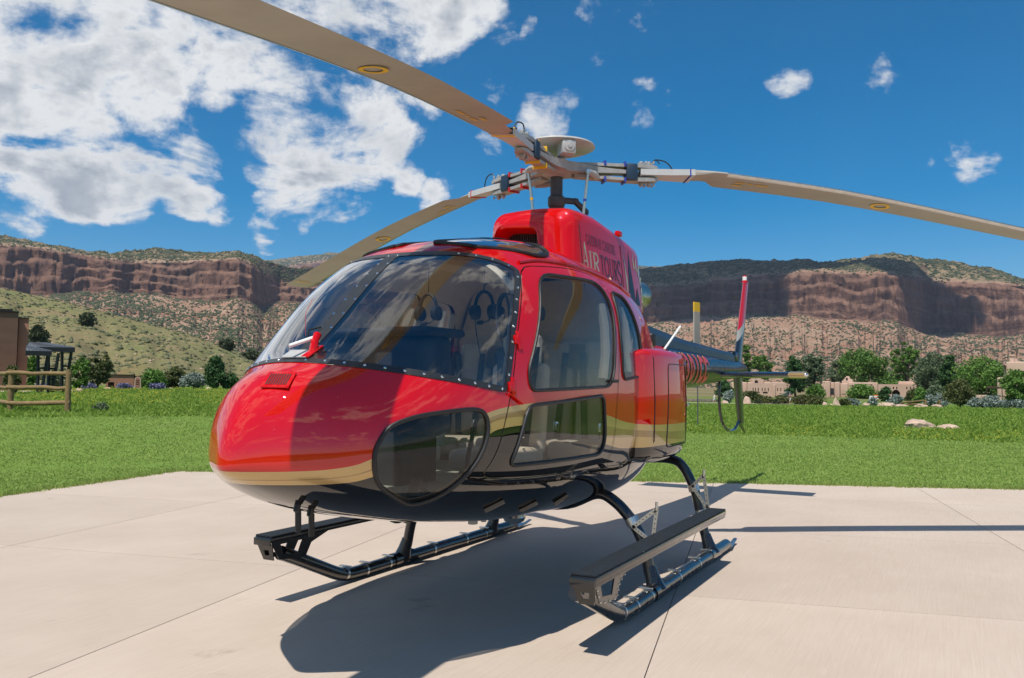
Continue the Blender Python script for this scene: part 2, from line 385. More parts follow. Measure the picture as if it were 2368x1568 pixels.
# outlines in side view (x, z)
WS = [(3.9, 1.72), (3.267, 1.625), (3.183, 1.605), (3.06, 1.577), (2.9, 1.546), (2.667, 1.507), (2.50, 1.478), (2.455, 1.478), (2.425, 1.50), (2.37, 1.65), (2.286, 1.839), (2.17, 2.02), (2.03, 2.19), (2.015, 2.215), (2.03, 2.24), (2.093, 2.28), (2.2, 2.314), (2.292, 2.323), (2.6, 2.34), (3.2, 2.6)]
WSI = inset_poly(WS, .034); WSI[0] = np.array((3.9, 1.76)); WSI[-1] = np.array((3.2, 2.5)); WSI[-2] = np.array((2.6, 2.302))
DOORWIN = round_poly([(1.86, 2.215), (.80, 2.265), (1.03, 1.515), (2.235, 1.485), (2.245, 1.60)], [.16, .30, .14, .10, .14], 6)
LOWWIN = round_poly([(2.262, 1.40), (1.21, 1.452), (1.165, 1.055), (2.40, 1.068)], [.07, .07, .13, .06], 5)
CHIN = crom([(3.146, 1.309), (3.02, 1.353), (2.86, 1.375), (2.70, 1.385), (2.625, 1.362), (2.60, 1.284), (2.632, 1.171), (2.72, 1.015), (2.79, .925), (2.87, .893), (2.99, .930), (3.148, 1.01), (3.215, 1.09), (3.227, 1.176), (3.199, 1.248)], 3, True)
REARWIN = round_poly([(.72, 2.22), (.42, 2.20), (.30, 1.95), (.33, 1.60), (.80, 1.56), (.815, 1.8)], [.08, .12, .2, .10, .07, .3], 5)
DOOR = round_poly([(1.98, 2.255), (1.4, 2.315), (.86, 2.318), (.74, 2.15), (.86, 1.8), (.99, 1.19), (1.03, .95), (2.40, .985), (2.60, 1.02), (2.52, 1.17), (2.43, 1.42), (2.30, 1.80), (2.13, 2.06)], [.14, .3, .12, .2, .3, .3, .1, .2, .06, .2, .3, .3, .2], 3)
DOOR_IN = inset_poly(DOOR, .007)
RDOOR = round_poly([(.855, 2.31), (.10, 2.275), (.05, 1.9), (.12, 1.55), (.10, .92), (1.00, .95), (.975, 1.19), (.845, 1.8), (.725, 2.15)], [.05, .2, .2, .2, .08, .05, .2, .3, .2], 3)
RDOOR_IN = inset_poly(RDOOR, .005)
ROOFWIN = round_poly([(2.13, .13), (2.10, .44), (1.66, .66), (1.42, .62), (1.42, .13)], [.05, .06, .14, .1, .06], 5)
ROOFWIN_IN = inset_poly(ROOFWIN, .03)

def hull_mesh():
    smax = sqrt(XN+2.6); ns = 190; ss_ = np.linspace(.055, smax, ns); xs = XN-ss_**2
    xs = np.concatenate([xs[xs > 2.9], np.linspace(2.9, -2.6, 165)])
    nt = 132; th = (np.arange(nt)+.5)/nt*2*pi
    bm = bmesh.new(); rings = []
    for x in xs:
        p = {k: float(v) for k, v in hpar(x).items()}
        ring = []
        for t in th:
            c, s = cos(t), sin(t); up = s >= 0; n = p['nu'] if up else p['nl']; h = p['zt']-p['zm'] if up else p['zm']-p['zb']
            # even spacing along the section
            r = (abs(c)**n+abs(s)**n)**(-1/n); ring.append(bm.verts.new((x, p['w']*c*r, p['zm']+h*s*r)))
        rings.append(ring)
    for a, b in zip(rings[:-1], rings[1:]):
        for j in range(nt):
            k = (j+1) % nt; bm.faces.new((a[j], b[j], b[k], a[k]))
    tip = bm.verts.new((XN, 0, 1.13))
    for j in range(nt): bm.faces.new((tip, rings[0][j], rings[0][(j+1) % nt]))
    return bm
def cut(bm, poly, axis, test, closed=True, cell=.06):
    """cut the outline into the surface: axis 'y' = outline in (x, z), 'z' = outline in (x, y)"""
    k0, k1 = (0, 2) if axis == 'y' else (0, 1)
    P = [(float(p[0]), float(p[1])) for p in poly]
    lx, hx = min(p[0] for p in P)-cell, max(p[0] for p in P)+cell; lz, hz = min(p[1] for p in P)-cell, max(p[1] for p in P)+cell
    def bb(f):
        a = [v.co[k0] for v in f.verts]; b = [v.co[k1] for v in f.verts]; return (min(a), max(a), min(b), max(b))
    cand = {}
    for f in bm.faces:
        c = f.calc_center_median()
        if lx < c[k0] < hx and lz < c[k1] < hz and test(c): cand[f] = bb(f)
    n = len(P)
    for i in range(n if closed else n-1):
        (ax, az), (bx, bz_) = P[i], P[(i+1) % n]; dx, dz = bx-ax, bz_-az; L = sqrt(dx*dx+dz*dz)
        if L < 1e-5: continue
        dx /= L; dz /= L; nx, nz = -dz, dx; x0, x1 = min(ax, bx), max(ax, bx); z0, z1 = min(az, bz_), max(az, bz_)
        sel = []; dead = []
        for f, (fa, fb, fc, fd) in cand.items():
            if fb < x0-1e-4 or fa > x1+1e-4 or fd < z0-1e-4 or fc > z1+1e-4: continue
            if not f.is_valid: dead.append(f); continue
            smin = tmin = 1e9; smax = tmax = -1e9
            for v in f.verts:
                qx, qz = v.co[k0]-ax, v.co[k1]-az; s_ = qx*nx+qz*nz; t_ = qx*dx+qz*dz
                if s_ < smin: smin = s_
                if s_ > smax: smax = s_
                if t_ < tmin: tmin = t_
                if t_ > tmax: tmax = t_
            if smin < -1e-6 and smax > 1e-6 and tmax > -1e-4 and tmin < L+1e-4: sel.append(f)
        for f in dead: del cand[f]
        if not sel: continue
        geom = list({e for f in sel for e in f.edges})+sel+list({v for f in sel for v in f.verts})
        co = [0, 0, 0]; no = [0, 0, 0]; co[k0], co[k1] = ax, az; no[k0], no[k1] = nx, nz
        r = bmesh.ops.bisect_plane(bm, geom=geom, dist=1e-5, plane_co=co, plane_no=no)
        for g_ in r['geom']:
            if isinstance(g_, bmesh.types.BMFace): cand[g_] = bb(g_)
def cut_y(bm, y, sel):
    fs = [f for f in bm.faces if sel(f.calc_center_median())]
    geom = list({e for f in fs for e in f.edges})+fs+list({v for f in fs for v in f.verts})
    bmesh.ops.bisect_plane(bm, geom=geom, dist=1e-5, plane_co=(0, y, 0), plane_no=(0, 1, 0))
HB = hull_mesh()
UPPER = lambda c: c[2] > 1.3
cut(HB, WS, 'y', UPPER); cut(HB, WSI, 'y', UPPER)
POST = .047
for yy in (-POST, POST): cut_y(HB, yy, lambda c: in_poly(c[0], c[2], WS) and abs(c[1]) < .2)
SIDE = lambda c: abs(c[1]) > .30
for poly in (DOOR, DOOR_IN, RDOOR, RDOOR_IN, DOORWIN, LOWWIN, CHIN, REARWIN): cut(HB, poly, 'y', SIDE)
for sg in (1, -1):
    for poly in (ROOFWIN, ROOFWIN_IN): cut(HB, [(a, b*sg) for a, b in poly], 'z', lambda c: c[2] > 2.2 and c[1]*sg > .05)
def classify(c):
    x, y, z = c; s = 'port' if y > 0 else 'stbd'
    if x > 1.9 and z > 1.4 and in_poly(x, z, WS):
        if in_poly(x, z, WSI) and abs(y) > POST: return 'pane_'+s
        return 'wsframe'
    if abs(y) > .3:
        if in_poly(x, z, CHIN): return 'chin_'+s
        if in_poly(x, z, DOORWIN): return 'dwin_'+s
        if in_poly(x, z, LOWWIN): return 'lwin_'+s
        if in_poly(x, z, REARWIN): return 'rwin_'+s
        if in_poly(x, z, DOOR_IN): return 'door_'+s
        if in_poly(x, z, RDOOR_IN): return 'rdoor_'+s
        if in_poly(x, z, DOOR) or in_poly(x, z, RDOOR): return 'gap'
    if z > 2.2 and in_poly(x, abs(y), ROOFWIN): return ('roofwin_' if in_poly(x, abs(y), ROOFWIN_IN) else 'roofframe_')+s
    return 'body'
GRP = {}
for f in HB.faces: GRP.setdefault(classify(f.calc_center_median()), []).append(f)
def hull_part(name, groups, mat_, parent=HELI, off=0.):
    vm = {}; V = []; F = []
    for gk in groups:
        for f in GRP.get(gk, []):
            ids = []
            for v in f.verts:
                if v not in vm: vm[v] = len(V); V.append(tuple(v.co))
                ids.append(vm[v])
            F.append(ids)
    V = np.array(V); N = hnormal(V)
    o = mesh_obj(name, V+N*off, F, mat_, parent, True)
    o.data.normals_split_custom_set_from_vertices([tuple(n) for n in N])
    return o
FUS = hull_part('fuselage', ['body'], M['livery'])
tag(hull_part('door_gap', ['gap'], M['rubber'], FUS, -.022), kind='stuff')
LIN = hull_part('cabin_lining', ['body', 'door_port', 'door_stbd', 'rdoor_port', 'rdoor_stbd', 'wsframe', 'gap'], M['lining'], HELI, -.03)
WSF = hull_part('windshield_frame', ['wsframe'], M['frame_black'], HELI, .004)
def seal(poly, parent, sides=(1, -1), r=.011, out=.004, name='window_seal'):
    P = []
    L = poly
    for i in range(len(L)):
        a, b = np.array(L[i]), np.array(L[(i+1) % len(L)]); m_ = max(1, int(np.linalg.norm(b-a)/.03))
        for k in range(m_): P.append(a+(b-a)*k/m_)
    for sg in sides:
        pts = []
        for (x, z) in P:
            q = np.array((x, side_y(x, z)*sg, z)); pts.append(q+hnormal(q[None])[0]*out)
        mb = MB(); mb.loop(pts, r, 8); mb.build(name, M['rubber'], parent, True)
for s, sg in (('port', 1), ('stbd', -1)):
    hull_part('windshield_pane', ['pane_'+s], M['glass'], WSF, .001)
    d = hull_part('door', ['door_'+s], M['livery'], HELI, .001)
    hull_part('door_window', ['dwin_'+s], M['glass_side'], d); hull_part('lower_door_window', ['lwin_'+s], M['glass_side'], d)
    seal(DOORWIN, d, (sg,)); seal(LOWWIN, d, (sg,))
    c = hull_part('chin_window', ['chin_'+s], M['glass_side'], HELI); seal(CHIN, c, (sg,), .012)
    r = hull_part('rear_door', ['rdoor_'+s], M['livery'], HELI, .0005)
    hull_part('rear_door_window', ['rwin_'+s], M['glass_side'], r); seal(REARWIN, r, (sg,))
    rf = hull_part('roof_window', ['roofframe_'+s], M['rubber'], HELI, .006); hull_part('roof_pane', ['roofwin_'+s], M['glass_dark'], rf, .003)
    mb = MB(); pts = [(x, y*sg, top_z(x, y)+.008) for x, y in ROOFWIN]; mb.loop(pts, .013, 6); mb.build('roof_window_seal', M['rubber'], rf, True)
    # rivets round the windshield
    if True:
        mb = MB(); ring = [np.array(p) for p in inset_poly(WS, .017)][1:-2]
        acc = 0.
        for a, b in zip(ring[:-1], ring[1:]):
            L = np.linalg.norm(b-a)
            nseg = max(1, int(L/.004))
            for k in range(nseg):
                q = a+(b-a)*k/nseg; yv = side_y(q[0], q[1])
                # step measured along the surface
                if k == 0 and a is ring[0]: last = np.array((q[0], yv, q[1])); continue
                cur = np.array((q[0], yv, q[1]))
                if np.linalg.norm(cur-last) > .098:
                    last = cur; cur = cur*np.array((1, sg, 1)); nn = hnormal(cur[None])[0]
                    mb.lathe([(0, .0085), (.003, .008), (.006, .0045)], cur+nn*.004, nn, 8)
        for i in range(9):
            x = 3.16-i*.1; q = np.array((x, .034*sg, top_z(x, .034))); nn = hnormal(q[None])[0]; mb.lathe([(0, .0085), (.003, .008), (.006, .0045)], q+nn*.004, nn, 8)
        tag(mb.build('frame_rivets', M['chrome'], WSF), kind='stuff')
    # door handle, hinges, fin-like pin
    mb = MB(); x, z = 1.03, 1.55; y = side_y(x, z); mb.box((x, (y+.02)*sg, z), (.10, .025, .022), None, .006); mb.build('door_handle', M['rubber'], d, True)
    for (hx, hz) in ((2.335, 1.77), (2.44, 1.505)):
        y = side_y(hx-.03, hz); nn = hnormal(np.array(((hx-.03, y*sg, hz),)))[0]; X = Vector((0, 0, 1)); N_ = Vector(nn); T_ = N_.cross(X).normalized(); Mx = Matrix((T_, N_, T_.cross(N_))).transposed()
        mb = MB(); mb.box(Vector((hx-.05, y*sg, hz))+N_*.008, (.035, .010, .11), Mx, .003); mb.box(Vector((hx-.015, side_y(hx, hz)*sg, hz))+N_*.014, (.016, .018, .055), Mx, .004); mb.build('door_hinge', M['red'], d, True)
    mb = MB(); mb.tube([(2.44, (side_y(2.44, 1.46)+.012)*sg, 1.47), (2.33, (side_y(2.33, 1.40)+.012)*sg, 1.41)], .006, 6); mb.build('door_stay', M['red'], d, True)
    # door sill edge seams and step brackets low on the side
    for bx in (2.22, 1.80, 1.40):
        zz = .80 if bx < 2 else .855
        q = np.array((bx, side_y(bx, zz), zz)); q2 = np.array((bx+.05, side_y(bx+.05, zz-.055), zz-.055))
        mb = MB()
        n1 = hnormal(q[None])[0]; n2 = hnormal(q2[None])[0]
        a, b = (q+n1*.012)*np.array((1, sg, 1)), (q2+n2*.012)*np.array((1, sg, 1))
        mb.tube([a, b], .016, 6, True, (1., .6)); mb.build('belly_bracket', M['black_paint'], FUS, True)
# windshield post bottom plate, wire cutter and vent on the nose
def on_top(x, y, h=0.):
    q = np.array((x, y, top_z(x, y))); return Vector(q+hnormal(q[None])[0]*h)
def surf_frame(x, y):
    q = np.array((x, y, top_z(x, y))); n = Vector(hnormal(q[None])[0]); fx = Vector((1, 0, 0)); fx = (fx-n*fx.dot(n)).normalized(); return Vector(q), fx, n.cross(fx), n
q, fx, fy, fz = surf_frame(3.175, 0.0); R3 = Matrix((fx, fy, fz)).transposed()
MB().box(q+fz*.010, (.085, .17, .008), R3, .003).build('post_base_plate', M['alu'], WSF, True)
q, fx, fy, fz = surf_frame(3.17, 0.075); wc = MB()
wc.box(q+fz*.012-fx*.02, (.13, .05, .012), Matrix((fx, fy, fz)).transposed(), .003); wc.tube([q-fx*.02, Vector((q.x-.03, q.y, q.z+.075)), Vector((q.x-.055, q.y-.004, q.z+.115))], [.026, .02, .021], 8)
WC = wc.build('wiper_arm_base', M['red'], HELI, True); MB().tube([(q.x-.055, q.y-.01, q.z+.10), (q.x+.085, q.y-.07, q.z+.045)], .011, 8).build('wiper_spindle', M['white'], WC, True)
MB().tube([on_top(3.02, -.09, .012), on_top(2.98, -.10, .06)+Vector((0, 0, .05)), on_top(2.96, -.105, .0)+Vector((0, 0, .17))], .0016, 5).build('slip_string', M['red_mark'], WSF)
MB().tube([on_top(3.05, -.05, .012), on_top(3.0, -.075, .03), on_top(2.96, -.03, .012)], .006, 6).build('string_clip', M['rubber'], WSF)
q, fx, fy, fz = surf_frame(3.43, .105); fx, fy = (fx*.91+fy*.41).normalized(), (fy*.91-fx*.41).normalized(); Rv = Matrix((fx, fy, fz)).transposed()
v = MB().box(q+fz*.003, (.125, .145, .006), Rv, .002).build('nose_vent', M['red'], HELI, True)
for k in range(9): MB().box(q+fz*.0068+fy*(k-4)*.0125, (.085, .006, .003), Rv).build('vent_slot', M['rubber'], v)
# antenna pair, belly lights, tow details
for (nx, ny) in ((3.255, .09), (3.155, .09)):
    zb = bot_z(nx, ny); MB().tube([(nx, ny, zb+.02), (nx+.012, ny, zb-.025), (nx, ny, zb-.03)], .017, 8).tube([(nx, ny, zb-.02), (nx-.004, ny, zb-.135)], .016, 10).build('drain_tube', M['rubber'], FUS, True)
lp = MB().lathe([(0, .02), (.03, .075), (.06, .085), (.09, .07), (.11, .03)], (1.12, .2, bot_z(1.12, .2)+.04), (0, 0, -1), 20).build('landing_light', M['chrome'], FUS, True)
MB().lathe([(0, .06), (.02, .06), (.04, .045), (.05, .02)], (2.0, -.2, bot_z(2.0, -.2)+.01), (0, 0, -1), 16).build('belly_light', M['rubber'], FUS, True)
for bx, br_ in ((1.45, .035), (1.30, .02)): MB().tube([(bx, .05, bot_z(bx, .05)+.01), (bx, .05, bot_z(bx, .05)-.045)], br_, 8).build('belly_aerial', M['alu'], FUS, True)

# roof gutter rails
for sg in (1, -1):
    mb = MB(); mb.tube(crom([(1.95, (side_y(1.95, 2.275)+.004)*sg, 2.28), (1.7, (side_y(1.7, 2.32)+.004)*sg, 2.325), (1.3, (side_y(1.3, 2.34)+.006)*sg, 2.345), (.8, (side_y(.8, 2.34)+.006)*sg, 2.345), (.3, (side_y(.3, 2.30)+.006)*sg, 2.305), (.0, (side_y(.0, 2.26)+.004)*sg, 2.265)], 5), .012, 6); mb.build('roof_gutter', M['red'], FUS, True)

# ---------------------------------------------------------------- luggage lockers
def locker(sg):
    st = [(.50, .895, .97, 1.765, .03), (.44, .93, .955, 1.79, .05), (.30, .965, .925, 1.81, .09), (.05, .985, .91, 1.815, .10), (-.25, .985, .91, 1.815, .10), (-.50, .975, .92, 1.81, .10), (-.66, .945, .95, 1.79, .10), (-.76, .885, 1.0, 1.75, .10), (-.80, .80, 1.06, 1.69, .10)]
    rings = []; m_ = 6
    for (x, yo, z0, z1, r) in st:
        ring = []
        yi = min(.80, float(hpar(x)['w'])-.07)
        pts = [(yi, z0)]
        rb = r*1.3
        for k in range(m_+1): a = -pi/2+pi/2*k/m_; pts.append((yo-rb+rb*cos(a), z0+rb+rb*sin(a)))
        for k in range(1, 6): pts.append((yo+.012*sin(pi*k/6), z0+rb+(z1-r*.7-z0-rb)*k/6))
        for k in range(m_+1): a = pi/2*k/m_; rr = r*.7; pts.append((yo-rr+rr*cos(a), z1-rr+rr*sin(a)))
        pts.append((yi, z1)); rings.append([(x, p*sg, q) for p, q in pts])
    V = [p for r_ in rings for p in r_]; n = len(rings[0]); F = []
    for i in range(len(rings)-1):
        for j in range(n-1):
            f = (i*n+j, (i+1)*n+j, (i+1)*n+j+1, i*n+j+1); F.append(f if sg < 0 else f[::-1])
    F.append(tuple(range(n)) if sg > 0 else tuple(range(n))[::-1]); e = (len(rings)-1)*n; F.append(tuple(e+j for j in range(n))[::-1] if sg > 0 else tuple(e+j for j in range(n)))
    o = mesh_obj('luggage_locker', V, F, M['livery'], HELI, True, 50)
    # hatch outline
    P = round_poly([(-.02, 1.70), (-.58, 1.70), (-.60, 1.04), (.02, 1.03)], .06, 4)
    def yo(x): return float(np.interp(-x, [-.5, -.44, -.3, -.05, .25, .5, .66, .76, .8], [.895, .93, .965, .985, .985, .975, .945, .885, .8]))
    mb = MB()
    pts = []
    for i in range(len(P)):
        a, b = P[i], P[(i+1) % len(P)]
        for k in range(4): q = a+(b-a)*k/4; zz = float(q[1]); pts.append((q[0], (yo(q[0])+.002+.012*sin(pi*min(max((zz-1.0)/.75, 0), 1)))*sg, zz))
    mb.loop(pts, .0035, 5); mb.build('hatch_seam', M['rubber'], o)
    MB().tube([(.285, (.82)*sg, 1.812), (.285, .93*sg, 1.80), (.285, .968*sg, 1.74), (.285, .982*sg, 1.4), (.285, .975*sg, 1.1), (.285, .90*sg, .945)], .004, 5).build('panel_seam', M['rubber'], o)
    MB().box((-.6, .985*sg, 1.36), (.05, .012, .02), None, .003).build('hatch_latch', M['steel'], o)
    return o
for sg in (1, -1): locker(sg)

# ---------------------------------------------------------------- engine cowling
def cw_b(x): return float(np.interp(x, [-1.3, -.6, .0, .45], [.375, .42, .44, .43]))       # half width at the base
def cw_top(x): return float(np.interp(x, [-1.3, -1.1, -.5, 0., .3, .5], [2.84, 2.88, 2.935, 2.97, 2.968, 2.945]))
def cw_side(x, z): return cw_b(x)-.10*(z-2.3)
def cw_outline(x, ins=0., rr=.13):
    zt = cw_top(x)-ins; zb = 2.455 if x > .18 else 2.22; b0, b1 = cw_side(x, zb)-ins, cw_side(x, zt-rr)-ins; L = []
    for k in range(6): L.append((b0+(b1-b0)*k/6, zb+(zt-rr-zb)*k/6))
    for k in range(9): a = pi/2*k/8; L.append((b1-rr+rr*cos(a), zt-rr+rr*sin(a)))
    for k in range(1, 4): L.append(((b1-rr)*(1-k/4), zt+.012*sin(pi/2*k/4)))
    L = L+[(0., zt+.012)]
    return L+[(-y, z) for y, z in L[-2::-1]]
def cowling():
    st = [(.555, .075), (.535, .045), (.50, .02), (.45, .005), (.40, 0.), (.2, 0.), (0., 0), (-.3, 0), (-.6, 0), (-.9, 0), (-1.1, 0.), (-1.17, .008), (-1.215, .03), (-1.235, .07)]
    rings = [[(x-.0, y, z) for y, z in cw_outline(x, i)] for x, i in st]
    n = len(rings[0]); V = [p for r in rings for p in r]; F = []
    for i in range(len(rings)-1):
        for j in range(n-1): F.append((i*n+j, i*n+j+1, (i+1)*n+j+1, (i+1)*n+j))
    # nose of the cowling leans: shear the front stations back with height
    V = [(x-(.10*(z-2.45) if x > .45 else 0.), y, z) for x, y, z in V]
    # front face with the intake mouth
    C0 = (-.10, 2.60); m_ = n
    mouth = round_poly([(.105, 2.48), (.06, 2.775), (-.25, 2.80), (-.335, 2.72), (-.345, 2.48)], [.02, .05, .08, .06, .02], 6)
    mouth = [tuple(p) for p in mouth]
    def hit(ang, poly):
        dx, dy = cos(ang), sin(ang); best = .1
        for i in range(len(poly)):
            (x1, y1), (x2, y2) = poly[i], poly[(i+1) % len(poly)]
            x1 -= C0[0]; x2 -= C0[0]; y1 -= C0[1]; y2 -= C0[1]; ex, ey = x2-x1, y2-y1; den = dx*ey-dy*ex
            if abs(den) < 1e-9: continue
            t = (x1*ey-y1*ex)/den; s_ = (x1*dy-y1*dx)/den
            if t > 0 and -1e-6 <= s_ <= 1+1e-6: best = t
        return best
    outer = rings[0]; base = len(V); lips = []
    for kk, (grow, xx) in enumerate(((.045, .572), (.012, .562), (0., .53), (-.012, .33))):
        for (x, y, z) in outer:
            a = atan2(z-C0[1], y-C0[0]); r = hit(a, mouth)+grow
            r0 = hypot(z-C0[1], y-C0[0]); r = min(r, r0-.004)
            zz = C0[1]+r*sin(a); V.append((xx-.10*(zz-2.45), C0[0]+r*cos(a), zz))
    prev = 0
    for kk in range(4):
        s0 = prev; s1 = base+kk*n
        for j in range(n-1): F.append((s0+j, s1+j, s1+j+1, s0+j+1))
        prev = s1
    # rear wall
    F.append(tuple((len(rings)-1)*n+j for j in range(n)))
    return mesh_obj('engine_cowling', V, F, M['red'], HELI, True, 50)
COWL = cowling()
sc_ = MB().box((.33, -.1, 2.64), (.01, .5, .36)).build('intake_screen', M['rubber'], COWL)
for k in range(22): MB().box((.345, -.33+k*.021, 2.64), (.012, .006, .34)).build('screen_bar', M['mast'], sc_)
for (y, a) in ((.045, .15), (.135, -.25)):
    MB().box((.60, y, 2.56), (.006, .07, .12), Matrix.Rotation(a, 3, 'Z'), .002).build('mirror_plate', M['white'], COWL, True)
def cowl_pt(x, z, h, sg=1): return (x, sg*(cw_side(x, z)+h), z)
for sx in (.385, -.56):   # panel seams with screws
    MB().tube([cowl_pt(sx, z, .001) for z in np.linspace(2.3, cw_top(sx)-.14, 6)], .003, 5).build('panel_seam', M['rubber'], COWL)
    mb = MB()
    for z in np.linspace(2.36, cw_top(sx)-.16, 9): mb.lathe([(0, .007), (.004, .005)], cowl_pt(sx-.015, z, 0), (0, 1, 0), 6)
    tag(mb.build('panel_screws', M['red'], COWL), kind='stuff')
MB().box((-.72, .3, cw_top(-.72)+.01), (.09, .05, .05), None, .012).build('cowl_catch', M['red'], COWL, True)

# lettering: a small roman alphabet of strokes
TH, TN = .115, .05
def arc(cx, cy, rx, ry, a0, a1, m_=10): return [(cx+rx*cos(radians(a0+(a1-a0)*k/m_)), cy+ry*sin(radians(a0+(a1-a0)*k/m_))) for k in range(m_+1)]
GLY = {
 'A': (.72, [([(.06, 0), (.34, 1)], TN), ([(.34, 1), (.64, 0)], TH), ([(.15, .34), (.52, .34)], TN), ([(-.02, .02), (.16, .02)], TN), ([(.52, .02), (.76, .02)], TN)]),
 'I': (.30, [([(.14, 0), (.14, 1)], TH), ([(.02, .02), (.26, .02)], TN), ([(.02, .98), (.26, .98)], TN)]),
 'R': (.66, [([(.14, 0), (.14, 1)], TH), ([(.02, .02), (.26, .02)], TN), ([(.02, .98), (.30, .98)], TN), (arc(.28, .74, .25, .24, 90, -90), TH*.8), ([(.14, .5), (.3, .5)], TN), ([(.30, .5), (.60, 0)], TH), ([(.55, .02), (.70, .02)], TN)]),
 'T': (.66, [([(.32, 0), (.32, 1)], TH), ([(.20, .02), (.44, .02)], TN), ([(.0, .97), (.64, .97)], TN*1.2), ([(.01, 1), (.01, .8)], TN), ([(.63, 1), (.63, .8)], TN)]),
 'O': (.86, [(arc(.41, .5, .36, .48, 0, 360, 24), TH*.82)]),
 'U': (.76, [([(.14, 1), (.14, .34)]+arc(.38, .34, .24, .32, 180, 360)+[(.62, .34), (.62, 1)], TH*.75), ([(.02, .98), (.26, .98)], TN), ([(.50, .98), (.74, .98)], TN)]),
 'S': (.54, [(arc(.27, .74, .20, .24, 40, 270, 12)+arc(.27, .26, .22, .24, 90, -140, 12)[1:], TH*.8), ([(.44, .98), (.44, .76)], TN), ([(.07, .02), (.07, .24)], TN)]),
 'G': (.80, [(arc(.42, .5, .36, .48, 45, 330, 18), TH*.85), ([(.72, .40), (.72, .1)], TH), ([(.55, .42), (.80, .42)], TN)]),
 'E': (.58, [([(.14, 0), (.14, 1)], TH), ([(.02, .02), (.52, .02)], TN), ([(.02, .98), (.50, .98)], TN), ([(.14, .52), (.42, .52)], TN), ([(.51, .0), (.51, .2)], TN), ([(.49, 1), (.49, .8)], TN)]),
 'W': (1.02, [([(.08, 1), (.30, 0)], TH), ([(.30, 0), (.50, .92)], TN), ([(.46, 1), (.70, 0)], TH), ([(.70, 0), (.92, 1)], TN), ([(-.02, .98), (.2, .98)], TN), ([(.80, .98), (1.02, .98)], TN)]),
 'Y': (.68, [([(.06, 1), (.34, .46)], TH), ([(.34, .46), (.60, 1)], TN), ([(.34, .48), (.34, 0)], TH), ([(.22, .02), (.46, .02)], TN), ([(-.04, .98), (.18, .98)], TN), ([(.50, .98), (.70, .98)], TN)]),
 'C': (.74, [(arc(.42, .5, .36, .48, 45, 315, 18), TH*.85), ([(.68, .98), (.68, .76)], TN)]),
 'N': (.80, [([(.12, 0), (.12, 1)], TN), ([(.10, 1), (.66, 0)], TH), ([(.66, 0), (.66, 1)], TN), ([(.0, .02), (.24, .02)], TN), ([(.54, .98), (.78, .98)], TN)]), ' ': (.35, [])}
def letters(txt, x0, z0, hgt, wid, mapf, name, mat_, parent, shear=0., gap=.06, bold=1.):
    """x runs aft; wid = total width in metres"""
    tot = sum(GLY[c][0]+gap for c in txt); sx = wid/tot; cur = 0.
    for c in txt:
        w_, strokes = GLY[c]
        mb = MB()
        for pl, t in strokes:
            t *= bold; n = len(pl)
            Lp = []; Rp = []
            for i in range(n):
                a, b = np.array(pl[max(i-1, 0)]), np.array(pl[min(i+1, n-1)]); d = (b-a)/max(np.linalg.norm(b-a), 1e-9); nn = np.array([-d[1], d[0]])*t/2
                Lp.append(np.array(pl[i])+nn); Rp.append(np.array(pl[i])-nn)
            V = [mapf(x0-(cur+p[0])*sx, z0+p[1]*hgt+shear*(cur+p[0])*sx) for p in Lp+Rp]
            mb.raw(V, [(i, i+1, n+i+1, n+i) for i in range(n-1)])
        if strokes: mb.build(name, mat_, parent)
        cur += w_+gap
cm = lambda x, z: cowl_pt(x, z, .0025)
letters('GATEWAY CANYONS', .27, 2.672, .085, .68, cm, 'letter', M['letter_dark'], COWL, shear=.0, bold=1.1)
letters('IR', .245, 2.445, .175, .225, cm, 'letter', M['letter_pale'], COWL, bold=1.1)
letters('TOUR', .01, 2.445, .175, .44, cm, 'letter', M['letter_dark'], COWL, bold=1.1); letters('S', -.425, 2.405, .225, .115, cm, 'letter', M['letter_dark'], COWL, bold=1.1)
letters('A', .378, 2.445, .235, .135, cm, 'letter', M['letter_pale'], COWL, bold=1.1)
# sun-and-peak emblem on the rear panel
emb = MB(); c0 = (-.98, 2.42)
tri = [(-.70, 2.28), (-.80, 2.78), (-.92, 2.28)]; emb.raw([cm(x, z) for x, z in tri], [(0, 1, 2)]); tri = [(-.90, 2.28), (-1.0, 2.45), (-1.06, 2.28)]; emb.raw([cowl_pt(x, z, .003) for x, z in tri], [(0, 1, 2)])
emb.raw([cm(x, z) for x, z in ((-.62, 2.28), (-.66, 2.36), (-.71, 2.28))], [(0, 1, 2)])
emb.build('emblem_peak', M['letter_dark'], COWL)
for k in range(9):
    a = radians(95-k*24); r0, r1 = .20, .36-.012*k; wv = .035; p = []
    for t in np.linspace(0, 1, 7):
        r = r0+(r1-r0)*t; wd = wv*(1-t)**.7*(1 if t > 0 else .7); sw = .25*sin(t*pi)*(.5)
        p.append((r, a+sw, wd))
    V = []
    for (r, aa, wd) in p:
        cx, cz = c0[0]-r*cos(aa)*.72, c0[1]+r*sin(aa); nx, nz = sin(aa), cos(aa)
        for s_ in (-1, 1): V.append(cm(max(cx+s_*nx*wd*.7, -1.17), min(max(cz+s_*nz*wd, 2.26), 2.80)))
    MB().raw(V, [(2*i, 2*i+1, 2*i+3, 2*i+2) for i in range(6)]).build('emblem_flame', M['letter_pale'], COWL)
MB().raw([cm(x, z) for x, z in ((-.66, 2.36), (-.625, 2.72), (-.70, 2.50), (-.69, 2.36))], [(0, 1, 2, 3)]).build('emblem_flame', M['letter_pale'], COWL)
# exhaust
ex = MB(); n_ = 28
prof = [(0, .145), (.22, .15), (.225, .158), (.25, .158), (.255, .15), (.52, .145), (.53, .14), (.515, .132), (.1, .13)]
ex.lathe(prof, (-1.15, .1, 2.42), (-1, .12, .05), n_).build('exhaust_pipe', M['exhaust'], HELI, True)
